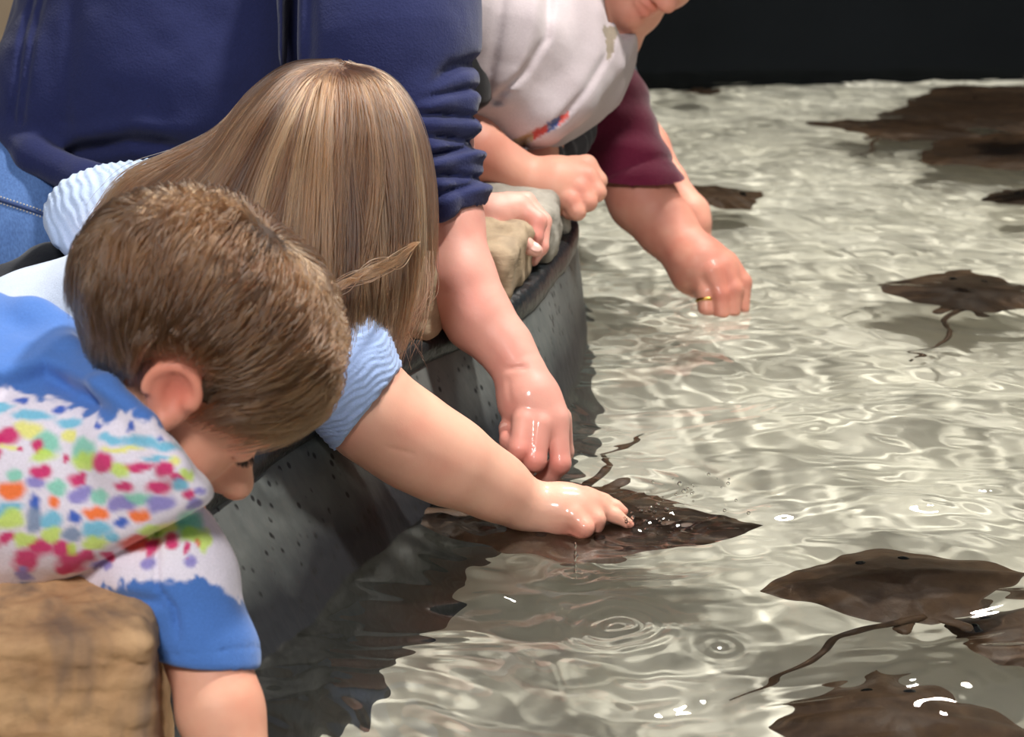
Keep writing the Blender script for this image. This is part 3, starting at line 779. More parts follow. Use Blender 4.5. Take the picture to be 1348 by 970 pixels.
for q in list(TD):                      # the pattern goes on round the back
    TD.append((-q[0] - 8, q[1] + 6, q[2], q[3], q[4])); TD.append((q[0] - 540, q[1], q[2], q[3], q[4]))
TDC = {'B': (44, 92, 190), 'C': (92, 188, 218), 'Y': (236, 232, 110), 'G': (120, 204, 176), 'L': (200, 228, 82), 'P': (208, 30, 106), 'V': (128, 118, 196), 'O': (250, 118, 36), 'N': (110, 136, 170), 'R': (226, 90, 70)}
TDC = {k: np.array(s2l(v)[:3]) for k, v in TDC.items()}
CW, CB = np.array(s2l((232, 224, 236))[:3]), np.array(s2l((76, 118, 188))[:3])
def tiedye(V):
    x, y, d = proj(V)
    wx = x + 5 * noise(V, 90, 1) + 2.5 * noise(V, 220, 2); wy = y + 5 * noise(V, 90, 5) + 2.5 * noise(V, 220, 6)
    col = np.repeat(CW[None], len(V), 0)
    for (cx, cy, rx, ry, c) in TD:
        q = np.sqrt(((wx - cx) / rx) ** 2 + ((wy - cy) / ry) ** 2)
        m = np.clip((1.30 - q) / .55, 0, 1)[:, None] * (.95 if c in 'POBR' else .85)
        col = col * (1 - m) + TDC[c] * m
    x2 = x + 9 * noise(V, 110, 11); y2 = y + 11 * noise(V, 130, 12) + 5 * noise(V, 300, 13)
    up = np.interp(x2, np.array([-400, 0, 100, 200, 290, 340, 380, 470, 640]) * CR, 380 + np.array([290, 295, 320, 350, 390, 400, 365, 405, 520]) * CR)
    lowl = np.interp(x2, np.array([-400, 0, 60, 130, 230, 330, 400, 520, 600, 650, 720, 800]) * CR, 380 + np.array([930, 925, 905, 905, 895, 905, 880, 890, 880, 900, 950, 1010]) * CR)
    m = np.clip(np.maximum((up - y2), (y2 - lowl)) / 5 + .5, 0, 1)[:, None]
    return col * (1 - m) + CB * m
TIE = cloth_mat('tie_dye_cotton', None, 700, .3, attr='dye')
torso = U(.03, chain([(-340, 625, 1.64, 215), (-60, 605, 1.57, 208), (40, 618, 1.53, 162), (130, 650, 1.50, 102), (205, 668, 1.470, 64), (256, 680, 1.452, 36)], .03))
# lower edge of the body of the shirt runs from the shoulder to the hem
collar = U(.012, chain([(60, 440, 1.54, 24), (92, 466, 1.50, 20), (140, 510, 1.442, 15), (190, 558, 1.418, 12), (232, 616, 1.416, 11), (272, 660, 1.43, 11)], .01))
collar2 = chain([(-160, 440, 1.6, 60), (-40, 432, 1.575, 46), (40, 430, 1.55, 30), (78, 436, 1.54, 20)], .02)
torso = U(.018, torso, collar, collar2, chain([(120, 575, 1.475, 62), (165, 592, 1.445, 44), (200, 620, 1.440, 38), (240, 650, 1.44, 26)], .02))
torso = cut(torso, P(64, 782, 1.5), D(.49, -.87, 0), .012)
nk = chain([(230, 470, 1.52, 80), (185, 545, 1.53, 88), (130, 560, 1.55, 92)], .01)
def folds(p):
    x, y, d = proj(p)
    t = .0035 * fbm(p, 16, 3, 31)
    t = t + .006 * np.exp(-((y - np.interp(x, [0, 60, 150, 260], [520, 500, 545, 600])) / 16.) ** 2) * np.clip((200 - x) / 120, 0, 1)
    t = t - .004 * np.exp(-((y - np.interp(x, [0, 60, 150, 260], [488, 470, 520, 585])) / 14.) ** 2) * np.clip((220 - x) / 120, 0, 1)
    return t
sleeve = U(.02, chain([(70, 775, 1.53, 36), (150, 762, 1.515, 46), (200, 755, 1.50, 66), (232, 772, 1.490, 74), (270, 858, 1.478, 62), (280, 910, 1.474, 60)], .02), chain([(250, 694, 1.50, 32), (262, 750, 1.495, 38)], .01))
sleeve = cut(sleeve, P(285, 873, 1.48), D(-.10, -.99, 0), .004)
sleeve = sub(sleeve, chain([(278, 864, 1.478, 55), (290, 930, 1.472, 56)]), .004)
def sl_folds(p):
    x, y, d = proj(p)
    t = .0025 * fbm(p, 18, 3, 77)
    t = t + .004 * np.exp(-((x - np.interp(y, [770, 800, 880], [206, 230, 240])) / 5.) ** 2) * np.clip((850 - y) / 30, 0, 1)
    t = t + .004 * np.exp(-((y - np.interp(x, [60, 160, 230, 300], [790, 786, 795, 860])) / 8.) ** 2) * (x < 215)
    t = t + .0011 * np.exp(-((y - np.interp(x, [230, 330], [862, 852])) / 1.6) ** 2)
    return t
shirt = lambda p: np.minimum(disp(torso, folds)(p), disp(sleeve, sl_folds)(p))
lo = np.array([-.75, 1.20, -.05]); hi = np.array([-.16, 1.78, .36])
sdf_obj('shirt', shirt, lo, hi, .0022, TIE, boy, {'dye': tiedye})
sdf_obj('shorts', disp(U(.03, chain([(-230, 620, 1.655, 170), (-420, 780, 1.72, 165)], .03), cone((-.50, 1.42, .02), (-.56, 1.36, -.28), .08, .075), cone((-.62, 1.50, .02), (-.66, 1.46, -.28), .08, .075)), lambda p: .004 * fbm(p, 12, 3, 5)),
        (-.95, 1.15, -.42), (-.3, 1.75, .35), .006, cloth_mat('navy_shorts', (44, 50, 70)), boy)

# ------------------------------------------------------------------ the girl
girl = empty('person', (-.72, 1.78, FLOOR_Z), 'girl with long brown hair in a pale blue top reaching down to the water', 'person')
gS, gF, gU = frame((.55, -.62, .55), (.35, .80, -.35))
gH = .20; gO = P(425, 284, 1.98)
hd, gX = head_sdf(gO, gS, gF, gU, gH)
garm = chain([(415, 440, 1.88, 62), (492, 545, 1.90, 55), (550, 585, 1.92, 52), (600, 612, 1.94, 45), (655, 642, 1.965, 34), (694, 667, 1.98, 27)], .035)
ghand = hand(chain([(694, 668, 1.98, 27), (735, 672, 1.982, 33), (762, 672, 1.984, 29), (775, 668, 1.988, 20)], .012),
          chain([(768, 660, 1.985, 14), (790, 668, 1.985, 11), (810, 679, 1.984, 9.5), (828, 690, 1.983, 7)], .004),
          chain([(770, 652, 2.0, 12), (795, 660, 1.998, 10), (810, 667, 1.997, 8.5), (821, 673, 1.996, 6.5)], .004),
          chain([(768, 672, 1.972, 14), (786, 684, 1.967, 11), (784, 692, 1.97, 10), (768, 699, 1.98, 9)], .004),
          chain([(756, 680, 1.962, 14), (770, 695, 1.957, 12), (764, 703, 1.962, 10), (748, 703, 1.975, 8.5)], .004),
          chain([(735, 690, 1.99, 13), (752, 703, 1.995, 10), (764, 708, 1.995, 7)], .004))
gneck = chain([(395, 300, 1.97, 75), (330, 370, 1.98, 90)], .02)
gtor = chain([(330, 380, 1.98, 100), (180, 420, 2.0, 108), (20, 500, 2.03, 90), (-60, 535, 2.05, 80)], .03)
glarm = chain([(310, 320, 2.05, 50), (160, 275, 2.08, 32), (115, 300, 2.07, 30), (140, 400, 2.0, 28)], .02)
gw = P(-60, 525, 2.06)
glegs = U(.03, cone(gw, (-.66, 1.95, -.05), .07, .065), cone((-.66, 1.95, -.05), (-.68, 1.93, -.33), .065, .05), cone((-.68, 1.93, -.33), (-.70, 1.93, -.56), .045, .03), cone((-.70, 1.93, -.59), (-.6, 1.93, -.592), .032, .027),
          cone(gw + [0, .08, 0], (-.68, 2.07, -.05), .065, .065), cone((-.68, 2.07, -.05), (-.69, 2.05, -.33), .065, .05), cone((-.69, 2.05, -.33), (-.71, 2.05, -.56), .045, .03), cone((-.71, 2.05, -.59), (-.61, 2.05, -.592), .032, .027))
body = U(.015, hd, gneck, gtor, garm, ghand, glarm, glegs)
crease = [P(540, 592, 1.87), P(566, 588, 1.87)]
def g_tint(V):
    t = np.zeros(len(V))
    for (a, b, c, r, w_) in [(828, 690, 1.983, .007, .6), (821, 673, 1.996, .007, .6), (784, 692, 1.96, .012, .35), (765, 703, 1.955, .014, .6), (748, 704, 1.97, .012, .8), (785, 660, 1.975, .012, .3), (560, 560, 1.87, .015, .25)]:
        t = t + w_ * gauss(V, P(a, b, c), r)
    return np.clip(t + .08, 0, 1)
sdf_obj('body', sub(body, cone(on_surface(body, 512, 590), on_surface(body, 542, 597), .0006, .0012), .0035), (-.80, 1.70, FLOOR_Z), (.16, 2.2, .47), .0021, SK_GIRL, girl, {'tint': g_tint, 'wet': lambda V: .7 * gauss(V, P(745, 672, 1.96), .035)})
# a finer reaching arm and hand would be lost at that grid: they share the body surface
BLUE = cloth_mat('pale_blue_knit', (168, 192, 238), 800, .35)
PALE = cloth_mat('white_blue_jersey', (206, 218, 238), 700, .3)
ax0, ax1 = P(425, 450, 1.88), P(500, 560, 1.90); axd = nrm(ax1 - ax0)
slv = U(.02, chain([(395, 425, 1.87, 85), (440, 478, 1.875, 76), (485, 540, 1.895, 63), (510, 575, 1.905, 60)], .02))
slv = cut(slv, P(482, 541, 1.895), D(.78, -.62, 0.05), .004)
slv = sub(slv, chain([(478, 530, 1.895, 57), (530, 585, 1.91, 56)]), .004)
def ribs(p):
    s = (p - ax0) @ axd; w_ = .008 * noise(p, 30, 3) + .003 * noise(p, 80, 4)
    return .0008 * np.sin(2 * math.pi * (s + w_) / .0062) + .0018 * fbm(p, 25, 3, 8)
sdf_obj('sleeve', disp(slv, ribs), *pxb([(395, 425, 1.87, 85), (510, 575, 1.905, 70)], .02), .002, BLUE, girl)
bx0, bx1 = P(230, 235, 2.09), P(95, 285, 2.07); bxd = nrm(bx1 - bx0)
ls_pts = [(330, 275, 2.06, 70), (215, 262, 2.08, 45), (150, 272, 2.08, 46), (112, 287, 2.07, 44), (120, 312, 2.06, 36)]
def ribs2(p):
    s = (p - bx0) @ bxd; w_ = .008 * noise(p, 25, 13) + .003 * noise(p, 80, 14)
    return .0013 * np.sin(2 * math.pi * (s + w_) / .009) + .0025 * fbm(p, 20, 3, 18)
sdf_obj('sleeve', disp(chain(ls_pts, .03), ribs2), *pxb(ls_pts, .02), .0025, cloth_mat('pale_blue_rib', (188, 206, 234), 800, .35), girl)
tp = [(330, 395, 1.985, 118), (190, 425, 2.0, 108), (75, 465, 2.03, 112), (10, 518, 2.04, 112), (-60, 555, 2.05, 115)]
tp2 = [(150, 440, 1.95, 104), (70, 485, 1.97, 104), (-40, 540, 1.99, 110)]
sdf_obj('top', disp(U(.03, chain(tp, .03), chain(tp2, .03)), lambda p: .005 * fbm(p, 11, 3, 41) + .0025 * np.sin(60 * ((p @ nrm([.5, .2, .9])) + .02 * noise(p, 12, 7)))), *pxb(tp + tp2, .02), .0032, PALE, girl)
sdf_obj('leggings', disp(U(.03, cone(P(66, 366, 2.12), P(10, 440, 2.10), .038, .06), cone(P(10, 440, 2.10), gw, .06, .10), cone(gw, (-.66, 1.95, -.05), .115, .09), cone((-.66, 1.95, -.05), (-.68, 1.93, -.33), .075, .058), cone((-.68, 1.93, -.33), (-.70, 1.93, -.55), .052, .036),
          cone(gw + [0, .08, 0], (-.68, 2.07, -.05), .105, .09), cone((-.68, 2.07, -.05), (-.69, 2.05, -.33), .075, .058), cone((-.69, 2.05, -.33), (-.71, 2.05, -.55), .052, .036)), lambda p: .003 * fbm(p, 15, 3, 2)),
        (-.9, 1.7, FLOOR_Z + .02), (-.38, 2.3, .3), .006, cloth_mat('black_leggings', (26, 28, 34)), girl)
# long hair: guides from the crown, left to right
HAIR_G = hair_mat('long_brown_hair', (48, 30, 20), (92, 62, 41), (140, 102, 70))
HAIR_GB = hair_mat('long_brown_hair_base', (44, 30, 22), (84, 60, 44), (120, 92, 70), False)
GUIDES = [  # (px, py, d)
    [(436, 80, 1.99), (385, 88, 2.02), (335, 125, 2.03), (290, 180, 2.01), (225, 216, 1.99), (160, 250, 1.97), (118, 316, 1.96)],
    [(436, 82, 1.97), (380, 95, 1.96), (328, 145, 1.95), (285, 205, 1.93), (225, 262, 1.91), (180, 318, 1.90), (140, 380, 1.90)],
    [(436, 86, 1.95), (390, 104, 1.91), (350, 155, 1.88), (310, 230, 1.86), (270, 310, 1.85), (235, 390, 1.85), (215, 470, 1.86)],
    [(437, 88, 1.94), (408, 108, 1.885), (382, 160, 1.85), (355, 240, 1.83), (330, 330, 1.82), (310, 420, 1.82), (300, 500, 1.83)],
    [(438, 90, 1.93), (426, 112, 1.875), (412, 165, 1.84), (398, 240, 1.82), (384, 330, 1.81), (374, 420, 1.81), (368, 500, 1.82)],
    [(440, 90, 1.93), (444, 112, 1.875), (442, 165, 1.845), (436, 240, 1.825), (430, 330, 1.815), (424, 420, 1.815), (416, 490, 1.82)],
    [(442, 90, 1.94), (462, 110, 1.885), (472, 165, 1.86), (474, 240, 1.845), (470, 330, 1.835), (462, 400, 1.835), (448, 460, 1.84)],
    [(444, 88, 1.95), (480, 106, 1.91), (502, 160, 1.89), (512, 240, 1.875), (508, 330, 1.87), (498, 400, 1.87), (484, 470, 1.88)],
    [(446, 85, 1.97), (496, 104, 1.95), (530, 158, 1.93), (544, 235, 1.92), (542, 315, 1.91), (526, 390, 1.91), (500, 462, 1.91)],
    [(448, 82, 1.99), (504, 100, 2.01), (542, 155, 2.01), (556, 230, 2.00), (556, 310, 1.99), (546, 370, 1.98), (516, 430, 1.97)]]
GC = np.array([resample(spline([P(*q) for q in g], 8), 20) for g in GUIDES])      # (10, 20, 3)
def guide_at(s):                        # s in 0..1 across
    x = s * (len(GC) - 1); i = np.minimum(x.astype(int), len(GC) - 2); t = (x - i)
    im, ip = np.maximum(i - 1, 0), np.minimum(i + 2, len(GC) - 1); t = t[:, None, None]
    a, b, c, d = GC[im], GC[i], GC[i + 1], GC[ip]
    return .5 * (2 * b + (c - a) * t + (2 * a - 5 * b + 4 * c - d) * t ** 2 + (3 * b - a - 3 * c + d) * t ** 3)
rng = np.random.default_rng(21); NG = 30000
ncl = 330; cs = np.sort(rng.random(ncl)); ci = rng.integers(0, ncl, NG)
s = np.clip(cs[ci] + rng.normal(size=NG) * .011, 0, 1)
S2 = guide_at(s); tl = np.linspace(0, 1, 20)
hc = P(425, 235, 1.97)
outd = S2 - hc; outd /= np.linalg.norm(outd, axis=2)[..., None]
cdep = rng.normal(size=ncl) * .011; cph = rng.random((ncl, 2)) * 6.28; clen = rng.normal(size=ncl) * .06
lay = cdep[ci][:, None] * (tl * (1.2 - .2 * tl))[None] + (rng.random(NG)[:, None] - .75) * .014 * np.sqrt(tl)[None]
S2 = S2 + outd * lay[..., None]
side = np.cross(np.gradient(S2, axis=1), outd); side /= np.linalg.norm(side, axis=2)[..., None] + 1e-9
wv = .014 * np.sin(cph[ci, 0][:, None] + tl[None] * 5.5) * tl[None] ** 1.2 + .0035 * np.sin(rng.random(NG)[:, None] * 6.28 + tl[None] * 9) * tl[None]
wv = wv + rng.normal(size=NG)[:, None] * .006 * tl[None] ** 2
S2 = S2 + side * wv[..., None]
S2 = S2 + (np.array([.0, .03, .0]) * rng.normal(size=(NG, 1)) * .2 + UPV * (-.006 * rng.random((NG, 1)) ** 1.5) + RT * rng.normal(size=(NG, 1)) * .004)[:, None] * ((1 - tl) ** 3)[None, :, None]
fr = np.clip(.90 + clen[ci] + .06 * rng.normal(size=NG), .5, 1.0)
u = tl[None] * fr[:, None] * 19; i0 = np.minimum(u.astype(int), 18); tt = (u - i0)[..., None]
S2 = np.take_along_axis(S2, i0[..., None].repeat(3, 2), 1) * (1 - tt) + np.take_along_axis(S2, (i0 + 1)[..., None].repeat(3, 2), 1) * tt
ct = rng.normal(size=ncl) * .24
tint = np.clip(.46 + ct[ci] + .09 * rng.normal(size=NG), 0, 1)
gR = M3(gS, gF, gU)
under = U(.03, ell(gX(0, -.06, .12), gR, np.array([.335, .415, .325]) * gH + .002), chain([(350, 220, 1.98, 60), (270, 270, 1.97, 45), (200, 300, 1.96, 26)], .02), chain([(380, 270, 1.92, 80), (350, 400, 1.90, 70), (350, 470, 1.90, 60)], .02),
          chain([(465, 230, 1.95, 75), (475, 310, 1.92, 48), (462, 370, 1.91, 22)], .02))
hg = sdf_obj('hair', disp(under, lambda p: .004 * fbm(p, 40, 3, 6)), P(330, 290, 1.96) - .26, P(330, 290, 1.96) + .26, .004, HAIR_GB, girl, {'tint': lambda V: .22 + .1 * noise(V, 50)})
strands('hair_strands', S2, .00040, HAIR_G, hg, tint)
# fly-away hairs and one lock swinging across the front
fl = []
for k in range(700):
    b = S2[rng.integers(0, NG)].copy(); o = nrm(rng.normal(size=3)); b += o * (np.linspace(0, 1, 20) ** 1.5)[:, None] * (.004 + .020 * rng.random() ** 2); fl.append(b)
strands('flyaway_hairs', np.array(fl), .00028, HAIR_G, hg, np.clip(.55 + .2 * rng.normal(size=700), 0, 1))
for k in range(46):
    o = rng.normal(size=3)
    c = [(548 + 3 * o[0], 318, 1.88), (528, 340 + 5 * o[1], 1.83), (490, 357 + 6 * o[2], 1.79), (452 + 4 * o[0], 373 + 5 * o[1], 1.775), (420 + 10 * o[2], 392 + 4 * o[0], 1.775)]
    lk_c = resample(spline([P(*q) for q in c], 8), 20); LK = [lk_c] if k == 0 else LK + [lk_c]
strands('front_lock', np.array(LK), .0004, HAIR_G, hg, np.clip(.7 + .12 * rng.normal(size=46), 0, 1))
# loose ends hanging beside the cheek and a curl over the sleeve
LW = []
for k in range(420):
    o = rng.normal(size=4); x0 = 500 + 20 * o[0]
    c = [(x0 + 14, 330, 1.90), (x0 + 10 + 6 * o[1], 385, 1.895), (x0 - 6 + 8 * o[2], 430, 1.895), (x0 - 8 + 9 * o[3], 462 + 12 * o[1], 1.90)]
    LW.append(resample(spline([P(*q) for q in c], 6), 20))
for k in range(60):
    o = rng.normal(size=3)
    c = [(250, 222 + 4 * o[0], 1.99), (205, 226 + 4 * o[1], 1.985), (170, 236 + 3 * o[2], 1.98), (164 + 2 * o[0], 248, 1.978), (182, 256 + 2 * o[1], 1.975), (215 + 5 * o[0], 262, 1.97)]
    LW.append(resample(spline([P(*q) for q in c], 6), 20))
strands('loose_ends', np.array(LW), .00036, HAIR_G, hg, np.clip(.48 + .2 * rng.normal(size=len(LW)), 0, 1))
# ------------------------------------------------------------------ man in the navy sweatshirt
man = empty('person', (-.72, 2.42, FLOOR_Z), 'adult in a navy sweatshirt and jeans, one bare forearm hanging to the water', 'person')
mS, mF, mU = frame((.75, -.45, .1), (.5, .85, 0.0))
hd, mX = head_sdf(P(560, -330, 2.40), mS, mF, mU, .235)
rarm = chain([(500, -60, 2.24, 105), (550, 190, 2.20, 70), (580, 290, 2.155, 54), (604, 372, 2.13, 48), (630, 419, 2.12, 43), (664, 456, 2.11, 34), (684, 486, 2.10, 30.5)], .015)
rhand = hand(chain([(678, 480, 2.10, 28), (696, 525, 2.09, 37), (712, 552, 2.085, 36)], .015, D(-.3, .1, -1), 1.12),
          chain([(690, 556, 2.065, 17), (684, 592, 2.055, 14.5), (670, 580, 2.07, 12), (666, 563, 2.085, 10)], .004),
          chain([(710, 560, 2.065, 17), (704, 606, 2.058, 15), (690, 612, 2.085, 12), (684, 590, 2.10, 10)], .004),
          chain([(732, 553, 2.075, 16), (738, 610, 2.068, 13.5), (726, 625, 2.08, 11.5), (710, 633, 2.09, 10)], .004),
          chain([(738, 550, 2.10, 15), (742, 595, 2.11, 13), (730, 615, 2.12, 11), (715, 625, 2.125, 10)], .004),
          chain([(700, 530, 2.12, 18), (690, 580, 2.13, 14), (690, 610, 2.12, 12), (694, 622, 2.115, 10)], .004))
larm = chain([(420, 40, 2.62, 90), (470, 260, 2.55, 55), (560, 290, 2.44, 42), (618, 292, 2.36, 28)], .02)
lhand = hand(chain([(618, 292, 2.36, 28), (648, 288, 2.345, 30), (672, 278, 2.345, 22)], .012), chain([(668, 274, 2.345, 18), (684, 272, 2.345, 15), (707, 292, 2.335, 13), (704, 312, 2.33, 11), (700, 324, 2.33, 9)], .004),
          chain([(672, 270, 2.365, 17), (692, 268, 2.37, 14), (714, 292, 2.36, 12), (712, 325, 2.345, 10), (702, 343, 2.34, 7.5)], .004),
          chain([(668, 268, 2.39, 16), (692, 266, 2.40, 13), (712, 290, 2.39, 11), (710, 320, 2.375, 9)], .004),
          chain([(660, 268, 2.41, 15), (685, 268, 2.42, 12), (702, 290, 2.41, 10), (700, 312, 2.40, 8)], .004),
          chain([(636, 305, 2.325, 20), (668, 314, 2.305, 14), (690, 322, 2.30, 11.5), (706, 330, 2.30, 9)], .004))
mhip = P(20, 330, 2.42)
mlegs = U(.04, cone(mhip + [0, -.06, 0], (-.60, 2.28, -.16), .13, .085), cone((-.60, 2.28, -.16), (-.66, 2.28, -.52), .07, .05), cone((-.66, 2.28, -.57), (-.52, 2.28, -.585), .05, .035),
          cone(mhip + [0, .12, 0], (-.60, 2.52, -.16), .13, .085), cone((-.60, 2.52, -.16), (-.66, 2.52, -.52), .07, .05), cone((-.66, 2.52, -.57), (-.52, 2.52, -.585), .05, .035))
mtor = chain([(60, 250, 2.42, 130), (200, 60, 2.42, 150), (380, -100, 2.42, 150), (480, -230, 2.42, 80), (545, -300, 2.41, 75)], .03)
def m_tint(V):
    t = .12 + .12 * noise(V, 30, 3)
    for (a, b, c, r, w_) in [(684, 592, 2.05, .016, .5), (704, 606, 2.05, .016, .4), (738, 612, 2.06, .016, .4), (670, 575, 2.07, .014, .5), (690, 600, 2.11, .03, .5), (705, 300, 2.33, .018, .5), (700, 320, 2.32, .015, .5), (625, 400, 2.08, .03, .3), (670, 470, 2.08, .02, .3), (745, 560, 2.08, .02, .4)]:
        t = t + w_ * gauss(V, P(a, b, c), r)
    return np.clip(t, 0, 1)
creases = U(0, cone(P(655, 486, 2.075), P(690, 484, 2.073), .0012, .0012), cone(P(666, 500, 2.07), P(672, 545, 2.06), .002, .001))
body = sub(U(.012, hd, rarm, rhand, larm, lhand, mtor, mlegs), creases, .005)
lo, hi = np.array([-.95, 1.84, FLOOR_Z]), np.array([.16, 2.95, .98])
mb = sdf_obj('body', body, lo, hi, .0024, SK_MAN, man, {'tint': m_tint, 'wet': lambda V: .6 * gauss(V, P(705, 550, 2.06), .04)})
NAIL = plain('finger_nail', (230, 180, 166), .3)
def nail(pos, n, up, r, parent):
    n = nrm(n); up = nrm(np.asarray(up) - n * (np.asarray(up) @ n)); R = np.array([n, up, np.cross(n, up)])
    f = ell(pos, R, r); m = max(r) + .003; sdf_obj('nail', f, np.asarray(pos) - m, np.asarray(pos) + m, .0008, NAIL, parent)
nail(P(704, 325, 2.294), D(.1, .5, -1), D(.7, -.5, 0), (.0022, .0085, .006), mb)
nail(P(664, 565, 2.077), D(-.5, .1, -1), D(0, 1, 0), (.0022, .007, .0055), mb)
mh_c, mh_r = mX(0, -.08, .16), np.array([.345, .435, .37]) * .235 + .008
sdf_obj('hair', cut(disp(ell(mh_c, M3(mS, mF, mU), mh_r), lambda p: .004 * fbm(p, 60, 3, 3)), mX(0, .28, .16), nrm(mF - mU * .9)), mh_c - .16, mh_c + .16, .005, hair_mat('dark_hair', (30, 22, 18), (60, 44, 34), (90, 70, 54), False), man, {'tint': lambda V: .4 + .2 * noise(V, 70)})
NAVY = cloth_mat('navy_fleece', (40, 45, 84), 420, .5, .10, .95, .15)
tor = U(.05, chain([(158, 165, 2.40, 150), (236, 40, 2.40, 200), (290, -60, 2.40, 205), (420, -170, 2.42, 150)], .06), chain([(95, 130, 2.33, 110), (250, 120, 2.33, 140), (330, 20, 2.34, 100)], .05))
tor = cut(tor, P(100, 238, 2.3), D(-.42, -.86, -.2), .01)
hem_pts = [(-30, 130, 2.34, 26), (0, 160, 2.30, 24), (45, 205, 2.25, 24), (110, 238, 2.22, 25), (190, 250, 2.22, 26), (290, 245, 2.26, 26), (350, 200, 2.36, 24)]
hem = chain(hem_pts, .012)
def nav_folds(p):
    x, y, d = proj(p)
    t = .006 * fbm(p, 8, 3, 51) + .0018 * noise(p, 40, 3)
    for (xs_, ys_, a, w_) in [((18, 24, 30, 44), (150, 100, 50, 0), .006, 4), ((30, 36, 44, 56), (150, 100, 50, 0), .005, 4), ((86, 88, 92, 96), (170, 100, 50, 0), .003, 10)]:
        t = t + a * np.exp(-((x - np.interp(y, ys_[::-1], xs_[::-1])) / w_) ** 2) * (y < 165) * (y > -40)
    t = t + .010 * np.exp(-((y - np.interp(x, [60, 100, 170, 260], [222, 200, 186, 196])) / 9.) ** 2) * np.clip((x - 50) / 30, 0, 1) * np.clip((270 - x) / 60, 0, 1)
    t = t - .006 * np.exp(-((y - np.interp(x, [60, 100, 170, 260], [200, 178, 164, 172])) / 12.) ** 2) * np.clip((x - 50) / 30, 0, 1) * np.clip((270 - x) / 60, 0, 1)
    return t
sw = U(.012, disp(tor, nav_folds), hem)
sl = U(.03, chain([(505, -210, 2.28, 130), (500, -60, 2.23, 122), (502, 70, 2.20, 118), (515, 150, 2.19, 100)], .05))
def push_folds(p, x, y):
    t = 0; w = 7 * noise(p, 16, 67)
    for y0, sl_, a, x0 in [(128, -.16, .007, 548), (152, .05, .009, 535), (180, .12, .008, 552), (204, -.22, .010, 545), (230, .10, .008, 556), (256, -.25, .007, 566)]:
        t = t + a * np.exp(-((y - (y0 + sl_ * (x - 575) + w)) / 4.2) ** 2) * np.clip((x - x0) / 22, 0, 1)
        t = t - .5 * a * np.exp(-((y - (y0 + 13 + sl_ * (x - 575) + w)) / 8.0) ** 2) * np.clip((x - x0) / 22, 0, 1)
    return t
def sl_f(p):
    x, y, d = proj(p)
    t = .005 * fbm(p, 11, 3, 61) + push_folds(p, x, y)
    t = t + .006 * np.exp(-((x - np.interp(y, [-50, 60, 130], [410, 408, 400])) / 8.) ** 2)
    t = t + .012 * np.exp(-((y - np.interp(x, [560, 590, 622], [118, 92, 84])) / 9.) ** 2) * np.clip((x - 555) / 25, 0, 1)
    return t
# pushed-up folds: rolls round the forearm
rolls = []
for (x0, y0, x1, y1, r, d) in [(520, 138, 596, 122, 33, 2.17), (512, 165, 600, 158, 33, 2.165), (524, 190, 592, 186, 30, 2.16), (524, 212, 596, 216, 32, 2.155), (520, 236, 598, 236, 30, 2.15), (540, 260, 600, 252, 28, 2.15), (556, 280, 604, 266, 24, 2.148)]:
    rolls.append(chain([(x0 - 4, y0 + 4, d + .0, r), ((x0 + x1) / 2, (y0 + y1) / 2 + 4, d - .038, r), (x1 + 1, y1, d - .01, r * .82), (x1 - 8, y1 - 4, d + .05, r)], .006))
core = chain([(520, 120, 2.19, 88), (548, 190, 2.18, 70), (570, 240, 2.165, 62), (584, 275, 2.155, 58)], .02)
slv2 = U(.006, *rolls, core); slv2 = cut(slv2, P(588, 291, 2.15), D(.38, -.92, .1), .006)
slv2 = sub(slv2, chain([(580, 288, 2.155, 57), (604, 360, 2.13, 57)]), .003)
larm_s = chain([(420, 10, 2.62, 110), (470, 240, 2.56, 75), (560, 283, 2.45, 58)], .03)
gap = box(P(374, -20, 2.10), np.array([D(1, 0, 0), D(0, 1, 0), D(0, 0, 1)]), (.0085, .085, .16), .004)
navy0 = lambda p: smin(np.minimum(sw(p), U(.02, disp(sl, sl_f), disp(slv2, lambda q: .003 * fbm(q, 24, 3, 71) + push_folds(q, *proj(q)[:2])))(p)), larm_s(p), .01)
navy = sub(navy0, gap, .01)
sdf_obj('sweatshirt', navy, (-.80, 1.98, .05), (.06, 2.95, .86), .0038, NAVY, man)
t = NT('denim'); wv = t.noise(500, 2, stretch=(1, 1, .25))
c = t.mix(t.noise(16, 4), s2l((50, 82, 138)), s2l((98, 134, 190)))
c = t.mix(.45, c, t.mix(1.0, c, t.ramp(wv, [(.3, (.55, .55, .6, 1)), (.7, (1.35, 1.35, 1.3, 1))]), 'MULTIPLY'))
t.base(c); t.set(Roughness=.9); t.l(t.bump(wv, .5, .001), t.b.inputs['Normal']); DENIM = t.m
jn = U(.04, chain([(70, 240, 2.42, 150), (20, 330, 2.40, 175)], .03), cone(mhip + [0, -.06, 0], (-.60, 2.28, -.16), .155, .105), cone((-.60, 2.28, -.16), (-.66, 2.28, -.55), .09, .075),
       cone(mhip + [0, .12, 0], (-.60, 2.52, -.16), .155, .105), cone((-.60, 2.52, -.16), (-.66, 2.52, -.55), .09, .075), chain([(60, 300, 2.34, 120), (-60, 380, 2.36, 140)], .03))
jn = disp(jn, lambda p: .006 * fbm(p, 9, 3, 81))
jo = sdf_obj('jeans', jn, (-1.0, 2.0, FLOOR_Z + .03), (-.3, 2.95, .5), .005, DENIM, man)
STI = plain('stitching', (206, 196, 176), .8); SEAM = plain('denim_seam', (58, 76, 120), .9)
def seam(name, pix, parent, f):
    c = spline([on_surface(f, *q) for q in pix], 8); c = resample(c, 60)
    sweep(name, c, .0022, SEAM, parent, 6)
    for s in (-1, 1):
        for k in range(0, 58, 2):
            a, b = c[k] + UPV * .0035 * s - FW * .0012, c[k + 1] + UPV * .0035 * s - FW * .0012
            S3.append(np.linspace(a, b, 3))
